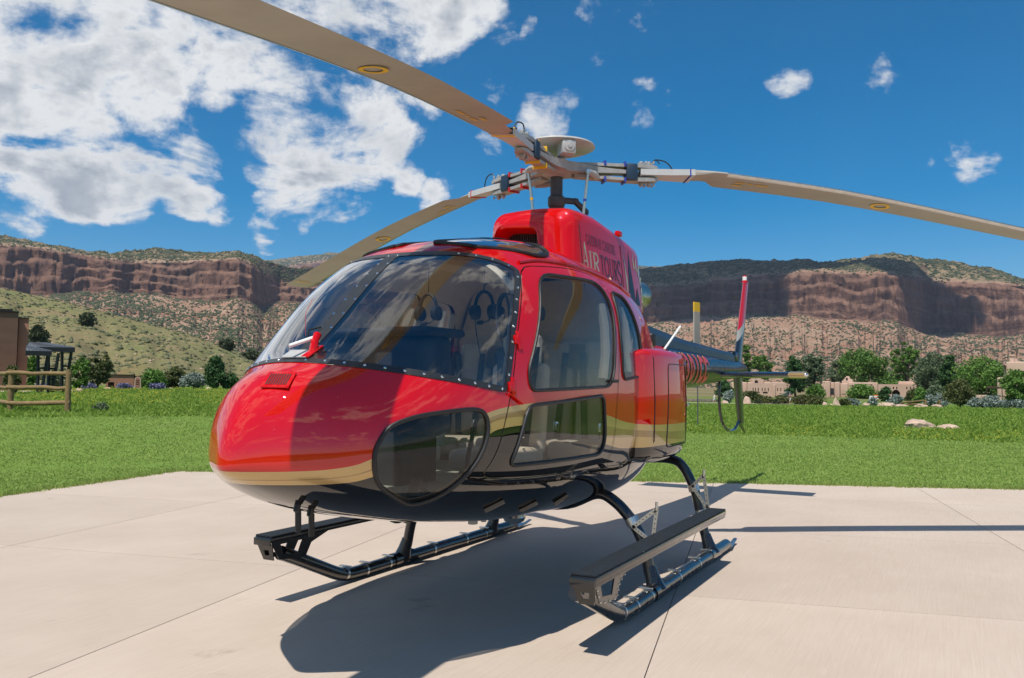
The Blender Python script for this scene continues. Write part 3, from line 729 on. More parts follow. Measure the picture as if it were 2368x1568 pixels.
# engine deck between the cowling and the boom
MB().box((-1.35, 0, 2.12), (.7, .5, .3), None, .1, 4).build('engine_deck', M['red'], HELI, True)
MB().box((-.62, side_y(-.62, 1.93)-.02, 1.93), (.10, .10, .12), None, .02, 3).build('deck_vent', M['rubber'], HELI, True)
# ---------------------------------------------------------------- tail
def loft(st, n=20, cap=True):            # st: (x, yc, zc, ry, rz)
    V = []; F = []
    for (x, yc, zc, ry, rz) in st:
        for j in range(n): a = 2*pi*j/n; V.append((x, yc+ry*cos(a), zc+rz*sin(a)))
    for i in range(len(st)-1):
        for j in range(n): F.append((i*n+j, i*n+(j+1) % n, (i+1)*n+(j+1) % n, (i+1)*n+j)[::-1])
    if cap: F.append(tuple(range(n))); e = (len(st)-1)*n; F.append(tuple(e+j for j in range(n))[::-1])
    return V, F
BOOM = [(-2.5, 0, 1.722, .288, .288), (-3.0, 0, 1.73, .27, .27), (-4.0, 0, 1.745, .235, .235), (-5.0, 0, 1.765, .195, .195), (-6.0, 0, 1.785, .155, .155), (-6.8, 0, 1.80, .125, .125), (-7.05, 0, 1.80, .09, .09), (-7.12, 0, 1.80, .03, .03)]
V, F = loft(BOOM, 32); TB = mesh_obj('tail_boom', V, F, M['blue_black'], HELI, True, 50)
def boom_y(x, z, h=.0):
    r = float(np.interp(-x, [-b[0] for b in BOOM], [b[3] for b in BOOM])); zc = float(np.interp(-x, [-b[0] for b in BOOM], [b[2] for b in BOOM])); q = r*r-(z-zc)**2
    return sqrt(max(q, 0.0))+h
V = []; F = []
for x, z, w_, h in ((-1.75, 1.98, .15, .20), (-2.1, 1.98, .15, .20), (-2.6, 1.965, .14, .19), (-3.5, 1.945, .125, .155), (-4.5, 1.935, .115, .14), (-5.5, 1.925, .105, .125), (-6.15, 1.92, .10, .115)):
    V += [(x, w_, z-.02), (x, w_*.95, z+h*.55), (x, w_*.6, z+h), (x, -w_*.6, z+h), (x, -w_*.95, z+h*.55), (x, -w_, z-.02)]
for i in range(6):
    for j in range(5): F.append((i*6+j, i*6+j+1, i*6+7+j, i*6+6+j))
F += [(0, 5, 4, 3, 2, 1), (36, 37, 38, 39, 40, 41)]
SH = mesh_obj('drive_shaft_cover', V, F, M['cover_grey'], TB, True, 25)
MB().box((-6.42, 0, 1.99), (.30, .14, .17), None, .05, 3).build('gearbox_fairing', M['blue_black'], TB, True)
for x in (-2.55, -5.15): MB().loop([(x, boom_y(x, 1.73)*cos(a), float(np.interp(-x, [2.5, 7], [1.722, 1.80]))+boom_y(x, 1.73)*sin(a)) for a in np.linspace(0, 2*pi, 25)[:-1]], .006, 5).build('boom_joint', M['rubber'], TB)
# stabiliser
def wing(pts, name, mat_, parent, ax='y'):   # pts: stations (span coordinate, leading x, trailing x, other coord, thickness)
    V = []; F = []; n = 14
    for (s, xl, xt, o, t) in pts:
        for j in range(n):
            a = 2*pi*j/n; c = (1-cos(a))/2; th = t*.5*(sin(a))*(1.3*sqrt(max(c, 0))*(1-c)+.25)*1.6
            x = xl+(xt-xl)*c
            V.append((x, s, o+th) if ax == 'y' else (x, o+th, s))
    for i in range(len(pts)-1):
        for j in range(n): F.append((i*n+j, i*n+(j+1) % n, (i+1)*n+(j+1) % n, (i+1)*n+j))
    F.append(tuple(range(n))); e = (len(pts)-1)*n; F.append(tuple(e+j for j in range(n)))
    return mesh_obj(name, V, F, mat_, parent, True, 50)
ST = wing([(-1.06, -5.0, -5.45, 1.69, .075), (1.06, -5.0, -5.45, 1.69, .075)], 'stabilizer', M['black_paint'], HELI)
for sg in (1, -1):
    wing([(1.06*sg, -5.0, -5.45, 1.69, .078), (1.265*sg, -5.0, -5.45, 1.69, .078)], 'stabilizer_tip', M['gold'], ST)
    MB().lathe([(0, .022), (.03, .024), (.05, .012)], (-5.05, 1.262*sg, 1.69), (0, sg, 0), 10).build('navigation_light', M['chrome'], ST, True)
def fin_paint():
    m, g, p = new_mat('fin_paint'); tc = g.add('ShaderNodeTexCoord').outputs['Object']; x, y, z = g.sep(tc)
    k = g.m('ADD', z, g.m('MULTIPLY', g.m('ADD', x, 6.9), .65))
    c = g.mix(g.m('GREATER_THAN', k, 2.36), (.008, .010, .016), (.42, .40, .34)); c = g.mix(g.m('GREATER_THAN', k, 2.48), c, RED); g.l.new(c, p.inputs['Base Color'])
    p.inputs['Coat Weight'].default_value = .8; p.inputs['Roughness'].default_value = .35; return m
M['fin'] = fin_paint()
FN = wing([(1.80, -6.48, -6.98, 0, .095), (2.3, -6.74, -7.18, 0, .085), (2.8, -7.0, -7.38, 0, .075), (3.24, -7.22, -7.56, 0, .068)], 'upper_fin', M['fin'], HELI, 'z')
MB().lathe([(0, .05), (.03, .05), (.035, .035), (.10, .035), (.12, .02)], (-7.30, 0, 3.23), (0, 0, 1), 12).build('strobe_base', M['red'], FN, True); MB().lathe([(0, .036), (.06, .036)], (-7.30, 0, 3.268), (0, 0, 1), 12).build('strobe_lens', M['white'], FN, True)
wing([(1.80, -6.50, -7.0, 0, .10), (1.3, -6.66, -7.10, 0, .09), (.95, -6.80, -7.15, 0, .08)], 'lower_fin', M['black_paint'], HELI, 'z')
g_ = MB().tube(crom([(-5.62, 0, 1.64), (-5.60, 0, 1.46), (-5.62, 0, 1.20), (-5.78, 0, 1.0), (-6.1, 0, .88), (-6.5, 0, .87), (-6.8, 0, .98)], 6), .022, 8).build('tail_guard', M['black_paint'], HELI, True)
MB().tube([(-6.82, 0, .98), (-7.05, 0, .87), (-7.22, 0, .80)], [.035, .03, .02], 8).build('guard_foot', M['black_paint'], g_, True)
# tail rotor, starboard side
TRO = (-6.42, -.55, 1.90)
TR = MB().tube([(TRO[0], -.05, 1.90), (TRO[0], -.62, 1.90)], .035, 10).lathe([(0, .09), (.05, .09), (.07, .04)], (TRO[0], -.50, 1.90), (0, -1, 0), 14).build('tail_rotor', M['mast'], HELI, True)
for sg in (1, -1):
    def trb(z0, z1, nm, mm):
        w0 = .085; V = [];
        for z in (z0, z1):
            for dx in (-w0, w0):
                for dy in (-.009, .009): V.append((TRO[0]+.02*sg+dx*.963, TRO[1]+dy-dx*.269*sg, 1.90+sg*z))
        return mesh_obj(nm, V, [(0, 1, 3, 2), (4, 6, 7, 5), (0, 4, 5, 1), (2, 3, 7, 6), (0, 2, 6, 4), (1, 5, 7, 3)], mm, TR)
    trb(.25, .80, 'tail_rotor_blade', M['blade'] if sg > 0 else M['mast']); trb(.80, .95, 'blade_tip', M['yellow'] if sg > 0 else M['mast']); MB().tube([(TRO[0], TRO[1], 1.90), (TRO[0]+.02, TRO[1], 1.90+.27*sg)], .022, 8).build('blade_shank', M['alu'], TR, True)
# white whip aerial
MB().tube([(-2.27, .24, 1.92), (-2.84, .25, 2.21)], .012, 8).build('whip_aerial', M['white'], HELI, True)
MB().box((-2.55, .29, 1.60), (.14, .02, .012), None, .004).build('boom_aerial', M['white'], TB)
# registration on the boom
def text_mesh(txt, bold=0.):
    cu = bpy.data.curves.new('txt', 'FONT'); cu.body = txt; cu.size = 1.; cu.offset = bold; cu.fill_mode = 'FRONT'; cu.resolution_u = 3
    o = bpy.data.objects.new('txt', cu); COL.objects.link(o); dg = bpy.context.evaluated_depsgraph_get(); me = bpy.data.meshes.new_from_object(o.evaluated_get(dg))
    bm = bmesh.new(); bm.from_mesh(me); bmesh.ops.triangulate(bm, faces=bm.faces[:])
    for _ in range(3):
        le = [e for e in bm.edges if e.calc_length() > .07]
        if le: bmesh.ops.subdivide_edges(bm, edges=le, cuts=1); bmesh.ops.triangulate(bm, faces=bm.faces[:])
    V = [tuple(v.co) for v in bm.verts]; bm.verts.index_update(); F = [tuple(v.index for v in f.verts) for f in bm.faces]
    bm.free(); bpy.data.objects.remove(o); bpy.data.curves.remove(cu); bpy.data.meshes.remove(me); return V, F
for (txt, x0, zc) in (('N301CC', -2.70, 1.585),):
    for grow, mm, hh, bo in ((1.0, M['letter_gold'], .004, .055), (1.0, M['letter_red'], .008, .038)):
        cur = 0.
        for ch in txt:
            V, F = text_mesh(ch, bo); w_ = {'N': .82, '3': .70, '0': .74, '1': .62, 'C': .78}[ch]
            P = []
            for (a, b, _) in V:
                a2 = (a-w_/2)*grow+w_/2; b2 = (b-.36)*grow+.36; x = x0-(cur+a2)*.335-b2*.04; z = zc+b2*.45
                P.append((x, boom_y(x, z, hh), z))
            mesh_obj('registration_letter', P, F, mm, TB); cur += w_
# ---------------------------------------------------------------- main rotor
ZH = 3.394; PSI = .1076
ms = MB().tube([(0, 0, 2.78), (0, 0, ZH-.02)], .054, 20).lathe([(0, .085), (.04, .085), (.05, .062)], (0, 0, 2.86), (0, 0, 1), 20).lathe([(0, .064), (.02, .075), (.085, .075), (.10, .06)], (0, 0, 3.06), (0, 0, 1), 20)
ms.lathe([(0, .13), (.05, .13), (.055, .09), (.075, .09)], (0, 0, 2.86), (0, 0, 1), 24)
MST = ms.build('rotor_mast', M['mast'], HELI, True)
sc = MB(); sc.box((-.10, .08, 3.13), (.16, .05, .05), Matrix.Rotation(2.4, 3, 'Z'), .01); sc.tube([(-.12, .11, 3.14), (-.22, .19, 3.04)], .028, 8); sc.tube([(-.22, .19, 3.05), (-.19, .165, 2.93)], .024, 8); sc.build('scissors_link', M['mast'], MST, True)
HUB = MB().lathe([(0, .09), (.03, .14), (.055, .14), (.08, .09), (.16, .07)], (0, 0, ZH-.07), (0, 0, 1), 24)
for k in range(3):
    a = PSI+k*2*pi/3; d = Vector((cos(a), sin(a), 0)); e = Vector((-sin(a), cos(a), 0)); Rk = Matrix((d, e, Vector((0, 0, 1)))).transposed()
    # star arm: wide near the centre, thin toward the tip
    V = []
    for (r, w_, t, zc) in ((.05, .15, .045, 0.), (.16, .13, .04, 0), (.25, .085, .034, .0), (.36, .065, .026, .0), (.52, .05, .018, .0), (.66, .045, .015, -.002)):
        for (sy, sz) in ((-1, -1), (1, -1), (1, 1), (-1, 1)): V.append(tuple(d*r+e*(w_*sy)+Vector((0, 0, ZH+zc+t*sz))))
    F = [(4*i+j, 4*i+(j+1) % 4, 4*i+4+(j+1) % 4, 4*i+4+j) for i in range(5) for j in range(4)]+[(0, 3, 2, 1), (20, 21, 22, 23)]
    HUB.raw(V, F)
HUB = HUB.build('rotor_head', M['hub'], HELI, True, 35)
MB().lathe([(0, .08), (.02, .30), (.035, .335), (.05, .325), (.075, .16), (.085, .0)], (0, 0, ZH+.155), (0, 0, 1), 40).build('rotor_cap', M['alu'], HUB, True, )
bx_ = MB().box((.17, .17, ZH+.12), (.16, .12, .12), Matrix.Rotation(.75, 3, 'Z'), .012).lathe([(0, .045), (.012, .045), (.014, .02), (.02, .018)], (.225, .222, ZH+.125), (cos(.75), sin(.75), 0), 16).build('cap_weight', M['alu'], HUB, True)
BZ = spline([0., .8, 1.2, 1.6, 2., 2.5, 3., 3.6, 4.4, 5.35], [3.394, 3.388, 3.385, 3.36, 3.325, 3.277, 3.212, 3.122, 2.993, 2.845])
def bz(r): return float(BZ(r))
marks = [M['yellow'], M['blue_mark'], M['red_mark']]
for k in range(3):
    a = PSI+k*2*pi/3; d = Vector((cos(a), sin(a), 0)); e = Vector((sin(a), -cos(a), 0)); up = Vector((0, 0, 1)); Rk = Matrix((d, up.cross(d), up)).transposed()
    mk = marks[k]
    def pt(r, c, z): return tuple(d*r+e*c+Vector((0, 0, z)))
    for sz, nm in ((1, 'upper_sleeve'), (-1, 'lower_sleeve')):
        V = []
        for (r, w_, zc, t) in ((.15, .048, .050, .013), (.30, .052, .055, .013), (.55, .048, .060, .013), (.74, .056, .062, .017), (.86, .052, .056, .016), (.90, .035, .054, .012)):
            for (cy, cz) in ((-1, -1), (1, -1), (1, 1), (-1, 1)): V.append(pt(r, w_*cy, bz(r)+sz*zc+t*cz))
        F = [(4*i+j, 4*i+(j+1) % 4, 4*i+4+(j+1) % 4, 4*i+4+j) for i in range(5) for j in range(4)]+[(0, 3, 2, 1), (20, 21, 22, 23)]
        s_ = MB().raw(V, F)
        for r in (.76, .83): s_.lathe([(0, .022), (.02, .022), (.028, .012)], pt(r, 0, bz(r)+sz*.085), (0, 0, sz), 10)
        for r in (.795, .865):
            for c in (-.03, .03): s_.lathe([(0, .010), (.018, .010), (.022, .006)], pt(r, c, bz(r)+sz*.088), (0, 0, sz), 6)
        s_ = s_.build(nm, M['hub'], HUB, True, 35)
        for r in (.42, .60): MB().box(Vector(pt(r, 0, bz(r)+sz*.07)), (.018, .122, .042), Rk).build('sleeve_band', mk, HUB)
    MB().box(Vector(pt(.66, .045, bz(.66))), (.10, .06, .15), Rk, .012).box(Vector(pt(.66, -.045, bz(.66))), (.10, .06, .15), Rk, .012).build('frequency_adapter', M['blue_block'], HUB, True)
    MB().tube(crom([pt(.86, -.03, bz(.86)+.09), pt(.9, -.03, bz(.9)+.14), pt(1.0, -.02, bz(1.)+.12), pt(1.06, 0, bz(1.06)+.035)], 4), .006, 5).tube(crom([pt(.86, .03, bz(.86)+.09), pt(.88, .035, bz(.9)+.125), pt(.92, .03, bz(.9)+.09)], 4), .005, 5).build('static_strap', M['rubber'], HUB)
    # pitch horn and link
    hp = Vector(pt(.24, .17, ZH-.05)); lo = Vector(pt(.20, .13, 2.90)); lo2 = Vector(pt(.05, .03, 2.90))
    MB().tube([pt(.34, .04, ZH-.06), pt(.30, .12, ZH-.055), hp+Vector((0, 0, .0))], [.035, .032, .026], 8).build('pitch_horn', M['hub'], HUB, True)
    pl = MB().tube([hp, lo], .0125, 10).lathe([(-.02, .02), (.02, .02)], hp, e, 10).build('pitch_link', M['steel'], HUB, True)
    MB().tube([hp+(lo-hp)*.52, hp+(lo-hp)*.57], .0145, 10).build('link_band', mk, HUB)
    MB().tube([lo2, lo], .028, 8).lathe([(-.03, .03), (.03, .03)], lo, e, 10).build('swashplate_arm', M['alu'], MST, True)
    # blade: spar neck, notch, aerofoil
    st = [(.74, .058, -.058, .042), (.86, .062, -.062, .044), (1.02, .075, -.068, .044), (1.22, .11, -.075, .042), (1.38, .15, -.085, .042), (1.47, .16, -.175, .042), (1.50, .16, -.19, .042)]
    st += [(r, .16, -.19, .042) for r in (1.8, 2.2, 2.6, 3.0, 3.4, 3.8, 4.2, 4.6, 4.95)]+[(5.12, .16, -.19, .040), (5.31, .142, -.19, .034), (5.345, .11, -.175, .016)]
    prof = [(0, 0), (.02, .55), (.08, .92), (.2, 1.12), (.38, 1.06), (.6, .75), (.82, .36), (1., .05), (.82, -.26), (.6, -.50), (.38, -.70), (.2, -.78), (.08, -.62), (.02, -.36)]
    n = len(prof); V = []
    for (r, le, te, t) in st:
        tw = radians(7-2.2*max(r-.9, 0)*.9); sq = 1. if r > 1.3 else 0.
        for (c, h) in prof:
            cc = le+(te-le)*c; hh = h*t*.5*(1 if sq else 1.15)
            if not sq and .0 < c < 1.: hh = (1 if h > 0 else -1)*t*.56
            V.append(pt(r, cc, bz(r)+hh+cc*math.tan(tw)))
    F = [(i*n+j, i*n+(j+1) % n, (i+1)*n+(j+1) % n, (i+1)*n+j) for i in range(len(st)-1) for j in range(n)]+[tuple(range(n)), tuple((len(st)-1)*n+j for j in range(n))]
    b = mesh_obj('rotor_blade', V, F, M['blade'], HELI, True, 50)
    i0 = 3; Vr = []
    for (r, le, te, t) in st[:i0+1]:
        tw = radians(7-2.2*max(r-.9, 0)*.9)
        for (c, h) in ((-.02, -.6), (-.02, .6), (1.02, .6), (1.02, -.6)):
            cc = le+(te-le)*c; Vr.append(pt(r, cc, bz(r)+h*t*1.02+cc*math.tan(tw)))
    Fr = [(4*i+j, 4*i+(j+1) % 4, 4*i+4+(j+1) % 4, 4*i+4+j) for i in range(i0) for j in range(4)]+[(0, 1, 2, 3)]
    rt = mesh_obj('blade_root', Vr, Fr, M['blade_root'], b)
    rr = 1.18; tw = radians(7-2.2*.28*.9)
    MB().loop([pt(rr, c, bz(rr)+z+c*math.tan(tw)) for c, z in ((.106, -.028), (.106, .028), (-.077, .028), (-.077, -.028))], .008, 4).build('root_band', mk, b)
    def under(r, c): return pt(r, c, bz(r)-.78*.021-.004+c*math.tan(radians(7-2.2*(r-.9)*.9)))
    R0 = 3.03; ring = MB(); V = []
    for j in range(28):
        q = 2*pi*j/28
        for rad in (.055, .085): V.append(under(R0+rad*cos(q), -.0+rad*sin(q)*.95))
    ring.raw(V, [(2*j, 2*j+1, (2*j+3) % 56, (2*j+2) % 56) for j in range(28)]).build('balance_ring', M['yellow'], b)
    for c0 in (.05, -.02):                # stencilled part number, yellow
        mb = MB()
        for q in range(13 if c0 > 0 else 5):
            if q in (4, 7): continue
            r = 1.62+q*.024
            mb.raw([under(r, c0), under(r+.016, c0), under(r+.016, c0-.03), under(r, c0-.03)], [(0, 1, 2, 3)])
        tag(mb.build('stencilled_number', M['yellow'], b), kind='stuff')
    for r in (5.02, 5.07): MB().raw([under(r, .03), under(r+.012, .03), under(r+.012, -.16), under(r, -.16)], [(0, 1, 2, 3)]).build('tip_line', M['yellow'], b)
    # abrasion strip along the leading edge
    V = []
    for (r, le, te, t) in st[6:-1]:
        tw = radians(7-2.2*max(r-.9, 0)*.9)
        for (c, h) in ((.10, .98), (.02, .60), (-.006, .1), (.02, -.42), (.10, -.72)):
            cc = le+(te-le)*c; V.append(pt(r, cc, bz(r)+h*t*.52+cc*math.tan(tw)))
    m_ = len(st[6:-1]); mesh_obj('leading_edge_strip', V, [(5*i+j, 5*i+j+1, 5*i+6+j, 5*i+5+j) for i in range(m_-1) for j in range(4)], M['steel'], b, True)

# ---------------------------------------------------------------- landing gear
for sg in (1, -1):
    Y = 1.114*sg
    path = crom([(-1.38, Y, .055), (-1.0, Y, .055), (0, Y, .055), (.9, Y, .055), (1.26, Y, .055), (1.44, Y, .075), (1.70, Y, .18), (1.92, Y, .275), (2.09, Y, .345)], 5)
    SK = MB().tube(path, .05, 16).build('landing_skid', M['black_paint'], HELI, True)
    MB().tube([(-1.36, Y, .035), (-1.62, Y, .03), (-1.75, Y, .05)], [.03, .012, .010], 8, True, (1., 2.)).build('skid_heel', M['steel'], SK, True)
    MB().box((-.1, Y, .008), (2.5, .045, .016), None, .004).build('wear_plate', M['mast'], SK)
    for x in (1.40, 1.16, .86, .20, -.35, -.72):
        z = .055 if x < 1.2 else .068
        MB().tube([(x-.012, Y, z), (x+.012, Y, z+(.005 if x > 1.2 else 0))], .0535, 16).box((x, Y-.01*sg, z+.06), (.03, .10, .012), None, .003).build('skid_clamp', M['steel'], SK, True)
    mb = MB()
    for x in (1.22, 1.16, 1.0, .98, .45, 0., -.1, -.2, -.5): mb.lathe([(0, .011), (.010, .009)], (x, Y+.047*sg, .05), (0, sg, 0), 6)
    tag(mb.build('skid_bolts', M['mast'], SK), kind='stuff')
    # step plank with its grip surface and front gusset
    y0, y1 = (1.145, 1.295) if sg > 0 else (-1.05, -1.20); yc = (y0+y1)/2
    S = MB().box((.80, yc, .458), (2.90, .155, .036), None, .008).build('boarding_step', M['black_paint'], HELI, True)
    MB().box((.80, yc, .482), (2.89, .148, .012), None, .004).build('step_grip', M['tread'], S, True)
    MB().box((.80, (y1-.012*sg), .436), (2.88, .02, .04), None, .006).build('step_rail', M['black_paint'], S, True)
    for yy in (y0+.012*sg, y1-.014*sg):
        g = MB(); ex, ey, ez = (1, 0, 0), (0, 0, 1), (0, 1, 0); o = (0, yy-.004, 0)
        out_ = [(2.235, .43), (1.62, .43), (1.74, .365), (1.80, .25), (1.755, .19), (1.95, .225), (2.16, .235)]
        # plate as a frame round a lightening hole
        P_ = [(2.235, .44), (1.66, .44), (1.84, .385), (1.90, .29), (2.16, .315)]; Q_ = [(2.15, .418), (1.93, .418), (1.945, .395), (1.975, .33), (2.12, .345)]
        for i in range(5):
            j = (i+1) % 5; g.prism([P_[i], P_[j], Q_[j], Q_[i]], o, ex, ey, ez, .008)
        g.build('step_gusset', M['black_paint'], S)
        mb = MB()
        for k in range(16):
            t = k/16*5; i = int(t); f = t-i; q = np.array(P_[i])*(1-f)+np.array(P_[(i+1) % 5])*f; q = q*.94+np.array((2.0, .33))*.06; mb.lathe([(0, .006), (.006, .005)], (q[0], yy+.004*sg, q[1]), (0, sg, 0), 6)
        tag(mb.build('gusset_rivets', M['steel'], S), kind='stuff')
    fr = MB(); o = Vector((2.236, 0, .43)); ex = Vector((0, sg, 0)); ey = Vector((-.36, 0, -1)).normalized(); ez = Vector((-1, 0, 0))
    ab = abs(y0)-1.145; P_ = [(1.15+ab, 0), (1.29+ab, 0), (1.265+ab, .125), (1.175+ab, .125)]; Q_ = [(1.195+ab, .05), (1.245+ab, .05), (1.24+ab, .09), (1.20+ab, .09)]
    for i in range(4): j = (i+1) % 4; fr.prism([P_[i], P_[j], Q_[j], Q_[i]], o, ex, ey, ez, .008)
    fr.build('step_nose_plate', M['black_paint'], S)
    MB().box((2.255, yc, .445), (.012, .15, .05), None, .004).build('step_end_cap', M['black_paint'], S, True)
    for x in (.62, -.55): MB().tube([(x, 1.06*sg, .36), (x, 1.20*sg, .40)], .03, 8).build('step_support', M['black_paint'], S, True)
for (x, prof) in ((.65, [(0, .60), (.4, .62), (.65, .715), (.80, .66), (.93, .53), (1.005, .40), (1.035, .30), (1.065, .16), (1.114, .06)]), (-.87, [(0, .80), (.5, .86), (.76, .862), (.86, .80), (.935, .67), (.975, .57), (1.005, .44), (1.05, .24), (1.112, .07)])):
    pts = [(x, -y, z) for y, z in prof[::-1]]+[(x, y, z) for y, z in prof[1:]]
    CT = MB().tube(crom(pts, 5), .042, 14).build('cross_tube', M['black_paint'], HELI, True)
    for sg in (1, -1):
        MB().tube([(x, 1.06*sg, .22), (x, 1.085*sg, .14), (x, 1.114*sg, .055)], [.045, .055, .075], 12).build('skid_shoe', M['black_paint'], CT, True)
        MB().tube([(x-.14, 1.114*sg, .06), (x+.14, 1.114*sg, .06)], .058, 14).build('shoe_collar', M['black_paint'], CT, True)
        # polished clamps carrying a perforated bracket
        A = Vector((x, .93*sg, .53)) if x > 0 else Vector((x, .955*sg, .62)); B = Vector((x, 1.02*sg, .36)) if x > 0 else Vector((x, 1.02*sg, .40)); t = (B-A).normalized()
        if x > 0 and sg < 0: continue
        for q in (A, B): MB().tube([q-t*.03, q+t*.03], .050, 14).build('tube_clamp', M['steel'], CT, True)
        br = MB(); o = A+Vector((.05, 0, 0)); T3 = [Vector((.05, .955*sg, .50)), Vector((.05, 1.13*sg, .64)), Vector((.05, 1.10*sg, .40)), Vector((.05, 1.04*sg, .37))] if x > 0 else [Vector((.05, .96*sg, .64)), Vector((.05, 1.06*sg, .74)), Vector((.05, 1.10*sg, .44)), Vector((.05, 1.03*sg, .40))]
        T3 = [q+Vector((x, 0, 0)) for q in T3]; cen = (T3[0]+T3[1]+T3[2]+T3[3])/4
        for p_, q_ in ((T3[0], T3[1]), (T3[1], T3[2]), (T3[0], T3[2]), (T3[3], T3[2])):
            t_ = (q_-p_); Lq = t_.length; t_.normalize(); nn_ = Vector((1, 0, 0)).cross(t_); br.prism([(-.01, -.014), (Lq+.01, -.014), (Lq+.01, .014), (-.01, .014)], p_-Vector((.003, 0, 0)), t_, nn_, Vector((1, 0, 0)), .008)
        br.tube([T3[1]-Vector((0, 0, .01)), T3[1]+Vector((0, 0, .05))], .012, 8); br.box(T3[2]+Vector((0, .03*sg, -.0)), (.05, .06, .03), None, .004); br.build('gear_bracket', M['steel'], CT)
        mb = MB()
        for p_, q_ in ((T3[0], T3[1]), (T3[1], T3[2]), (T3[0], T3[2])):
            for k in range(1, 7): mb.lathe([(0, .005), (.004, .004)], p_+(q_-p_)*k/7+Vector((.005, 0, 0)), (1, 0, 0), 6)
        tag(mb.build('bracket_rivets', M['rubber'], CT), kind='stuff')

# ---------------------------------------------------------------- cabin interior
fx_ = np.linspace(.34, 3.2, 16); V = [(x, side_y(x, .93)-.05, .93) for x in fx_]+[(x, .05-side_y(x, .93), .93) for x in fx_[::-1]]; mesh_obj('cabin_floor', V, [tuple(range(len(V)))], M['carpet'], HELI)
BK = MB().raw([(.32, -side_y(.32, .93)+.05, .93), (.32, side_y(.32, .93)-.05, .93), (.28, .80, 1.9), (.30, .62, 2.38), (.30, -.62, 2.38), (.28, -.80, 1.9)], [(0, 1, 2, 3, 4, 5)]).build('rear_bulkhead', M['lining'], HELI)
def seat(x, y, w_=.46, rec=.12, name='seat', parent=HELI, high=.95):
    s = MB().box((x+.25, y, 1.04), (.50, w_, .14), None, .05, 4).build(name, M['leather'], parent, True)
    Rb = Matrix.Rotation(-rec, 3, 'Y')
    def bp(h): return Vector((x-.02-h*math.tan(rec), y, 1.06+h))
    MB().box(bp(.30), (.11, w_*.92, .62), Rb, .05, 4).build('backrest', M['leather'], s, True)
    MB().box(bp(.60), (.10, w_*.62, .42), Rb, .045, 4).build('headrest', M['leather'], s, True)
    for dy in (-.115, .115): MB().box(bp(.36)+Vector((.062, dy*w_/.46, 0)), (.008, .05, .72), Rb @ Matrix.Rotation(-dy*.6, 3, 'X')).build('shoulder_belt', M['belt'], s)
    MB().box(bp(.14)+Vector((.072, .07, 0)), (.012, .05, .07), Rb, .004).build('belt_buckle', M['chrome'], s, True)
    MB().box((x+.22, y, .95), (.42, w_*.8, .1), None, .02).build('seat_base', M['panel'], s, True)
    return s
seat(1.50, .40); seat(1.50, -.40)
for y in (-.57, -.19, .19, .57): seat(.50, y, .375, .10, 'rear_seat')
ip = MB().box((2.42, -.02, 1.52), (.30, .86, .62), None, .09, 4).build('instrument_panel', M['panel'], HELI, True)
MB().box((2.42, -.02, 1.82), (.42, .92, .05), None, .024, 3).build('glare_shield', M['panel'], ip, True)
MB().box((2.35, 0, 1.08), (.4, .42, .5), None, .03).build('pedestal', M['panel'], ip, True)
for (y, z) in ((-.3, 1.66), (-.12, 1.66), (.06, 1.66), (.24, 1.66), (-.3, 1.46), (-.12, 1.46), (.06, 1.46), (.24, 1.46)): MB().lathe([(0, .06), (.01, .06), (.012, .05)], (2.272, y-.02, z), (-1, 0, 0), 14).build('gauge', M['mast'], ip, True)
oc = MB().box((1.75, 0, 2.36), (.62, .26, .10), None, .03, 3).build('overhead_console', M['lining'], HELI, True)
# curved cream roof bow behind the windshield
bow = [(2.12, y, top_z(2.12, y)-.06) for y in np.linspace(-.74, .74, 25)]
MB().tube(bow, .04, 8, True, (.6, 1.)).build('roof_bow', M['lining_pale'], HELI, True)
for sg in (1, -1):
    P = [(2.36, 1.50), (2.30, 1.70), (2.2, 1.9), (2.07, 2.09), (2.0, 2.18)]
    MB().tube([(x-.01, (side_y(x, z)-.045)*sg, z) for x, z in P], .022, 8).build('door_pillar_trim', M['lining_pale'], HELI, True)
    P = [(1.06, 1.56), (.98, 1.75), (.93, 1.95), (.90, 2.10)]
    MB().tube([(x, (side_y(x, z)-.06)*sg, z) for x, z in P], .035, 8).build('door_post_trim', M['lining_pale'], HELI, True)
    P = [(.52, 1.62), (.47, 1.80), (.44, 2.0), (.46, 2.12)]
    MB().tube([(x, (side_y(x, z)-.06)*sg, z) for x, z in P], .03, 8).build('rear_post_trim', M['lining_pale'], HELI, True)
MB().box((.36, 0, 1.86), (.03, 1.4, .03), None, .01).build('bulkhead_rail', M['lining_pale'], HELI)
cyc = MB().tube(crom([(2.05, .40, .82), (2.12, .40, 1.0), (2.06, .40, 1.2), (2.0, .40, 1.32)], 5), .014, 8).build('cyclic_stick', M['panel'], HELI, True)
MB().box((1.995, .40, 1.35), (.05, .045, .1), None, .015).build('stick_grip', M['panel'], cyc, True)
for y in (.22, .52): MB().box((2.85, y, .98), (.02, .07, .09), Matrix.Rotation(-.5, 3, 'Y'), .01).tube([(2.84, y, .99), (2.72, y, .935)], .012, 6).build('rudder_pedal', M['mast'], HELI, True)
MB().loop([(2.16+.05*cos(a), .66+.07*cos(a), 1.93+.13*sin(a)) for a in np.linspace(0, 2*pi, 21)[:-1]], .008, 6).build('cabin_mirror', M['mast'], HELI, True)
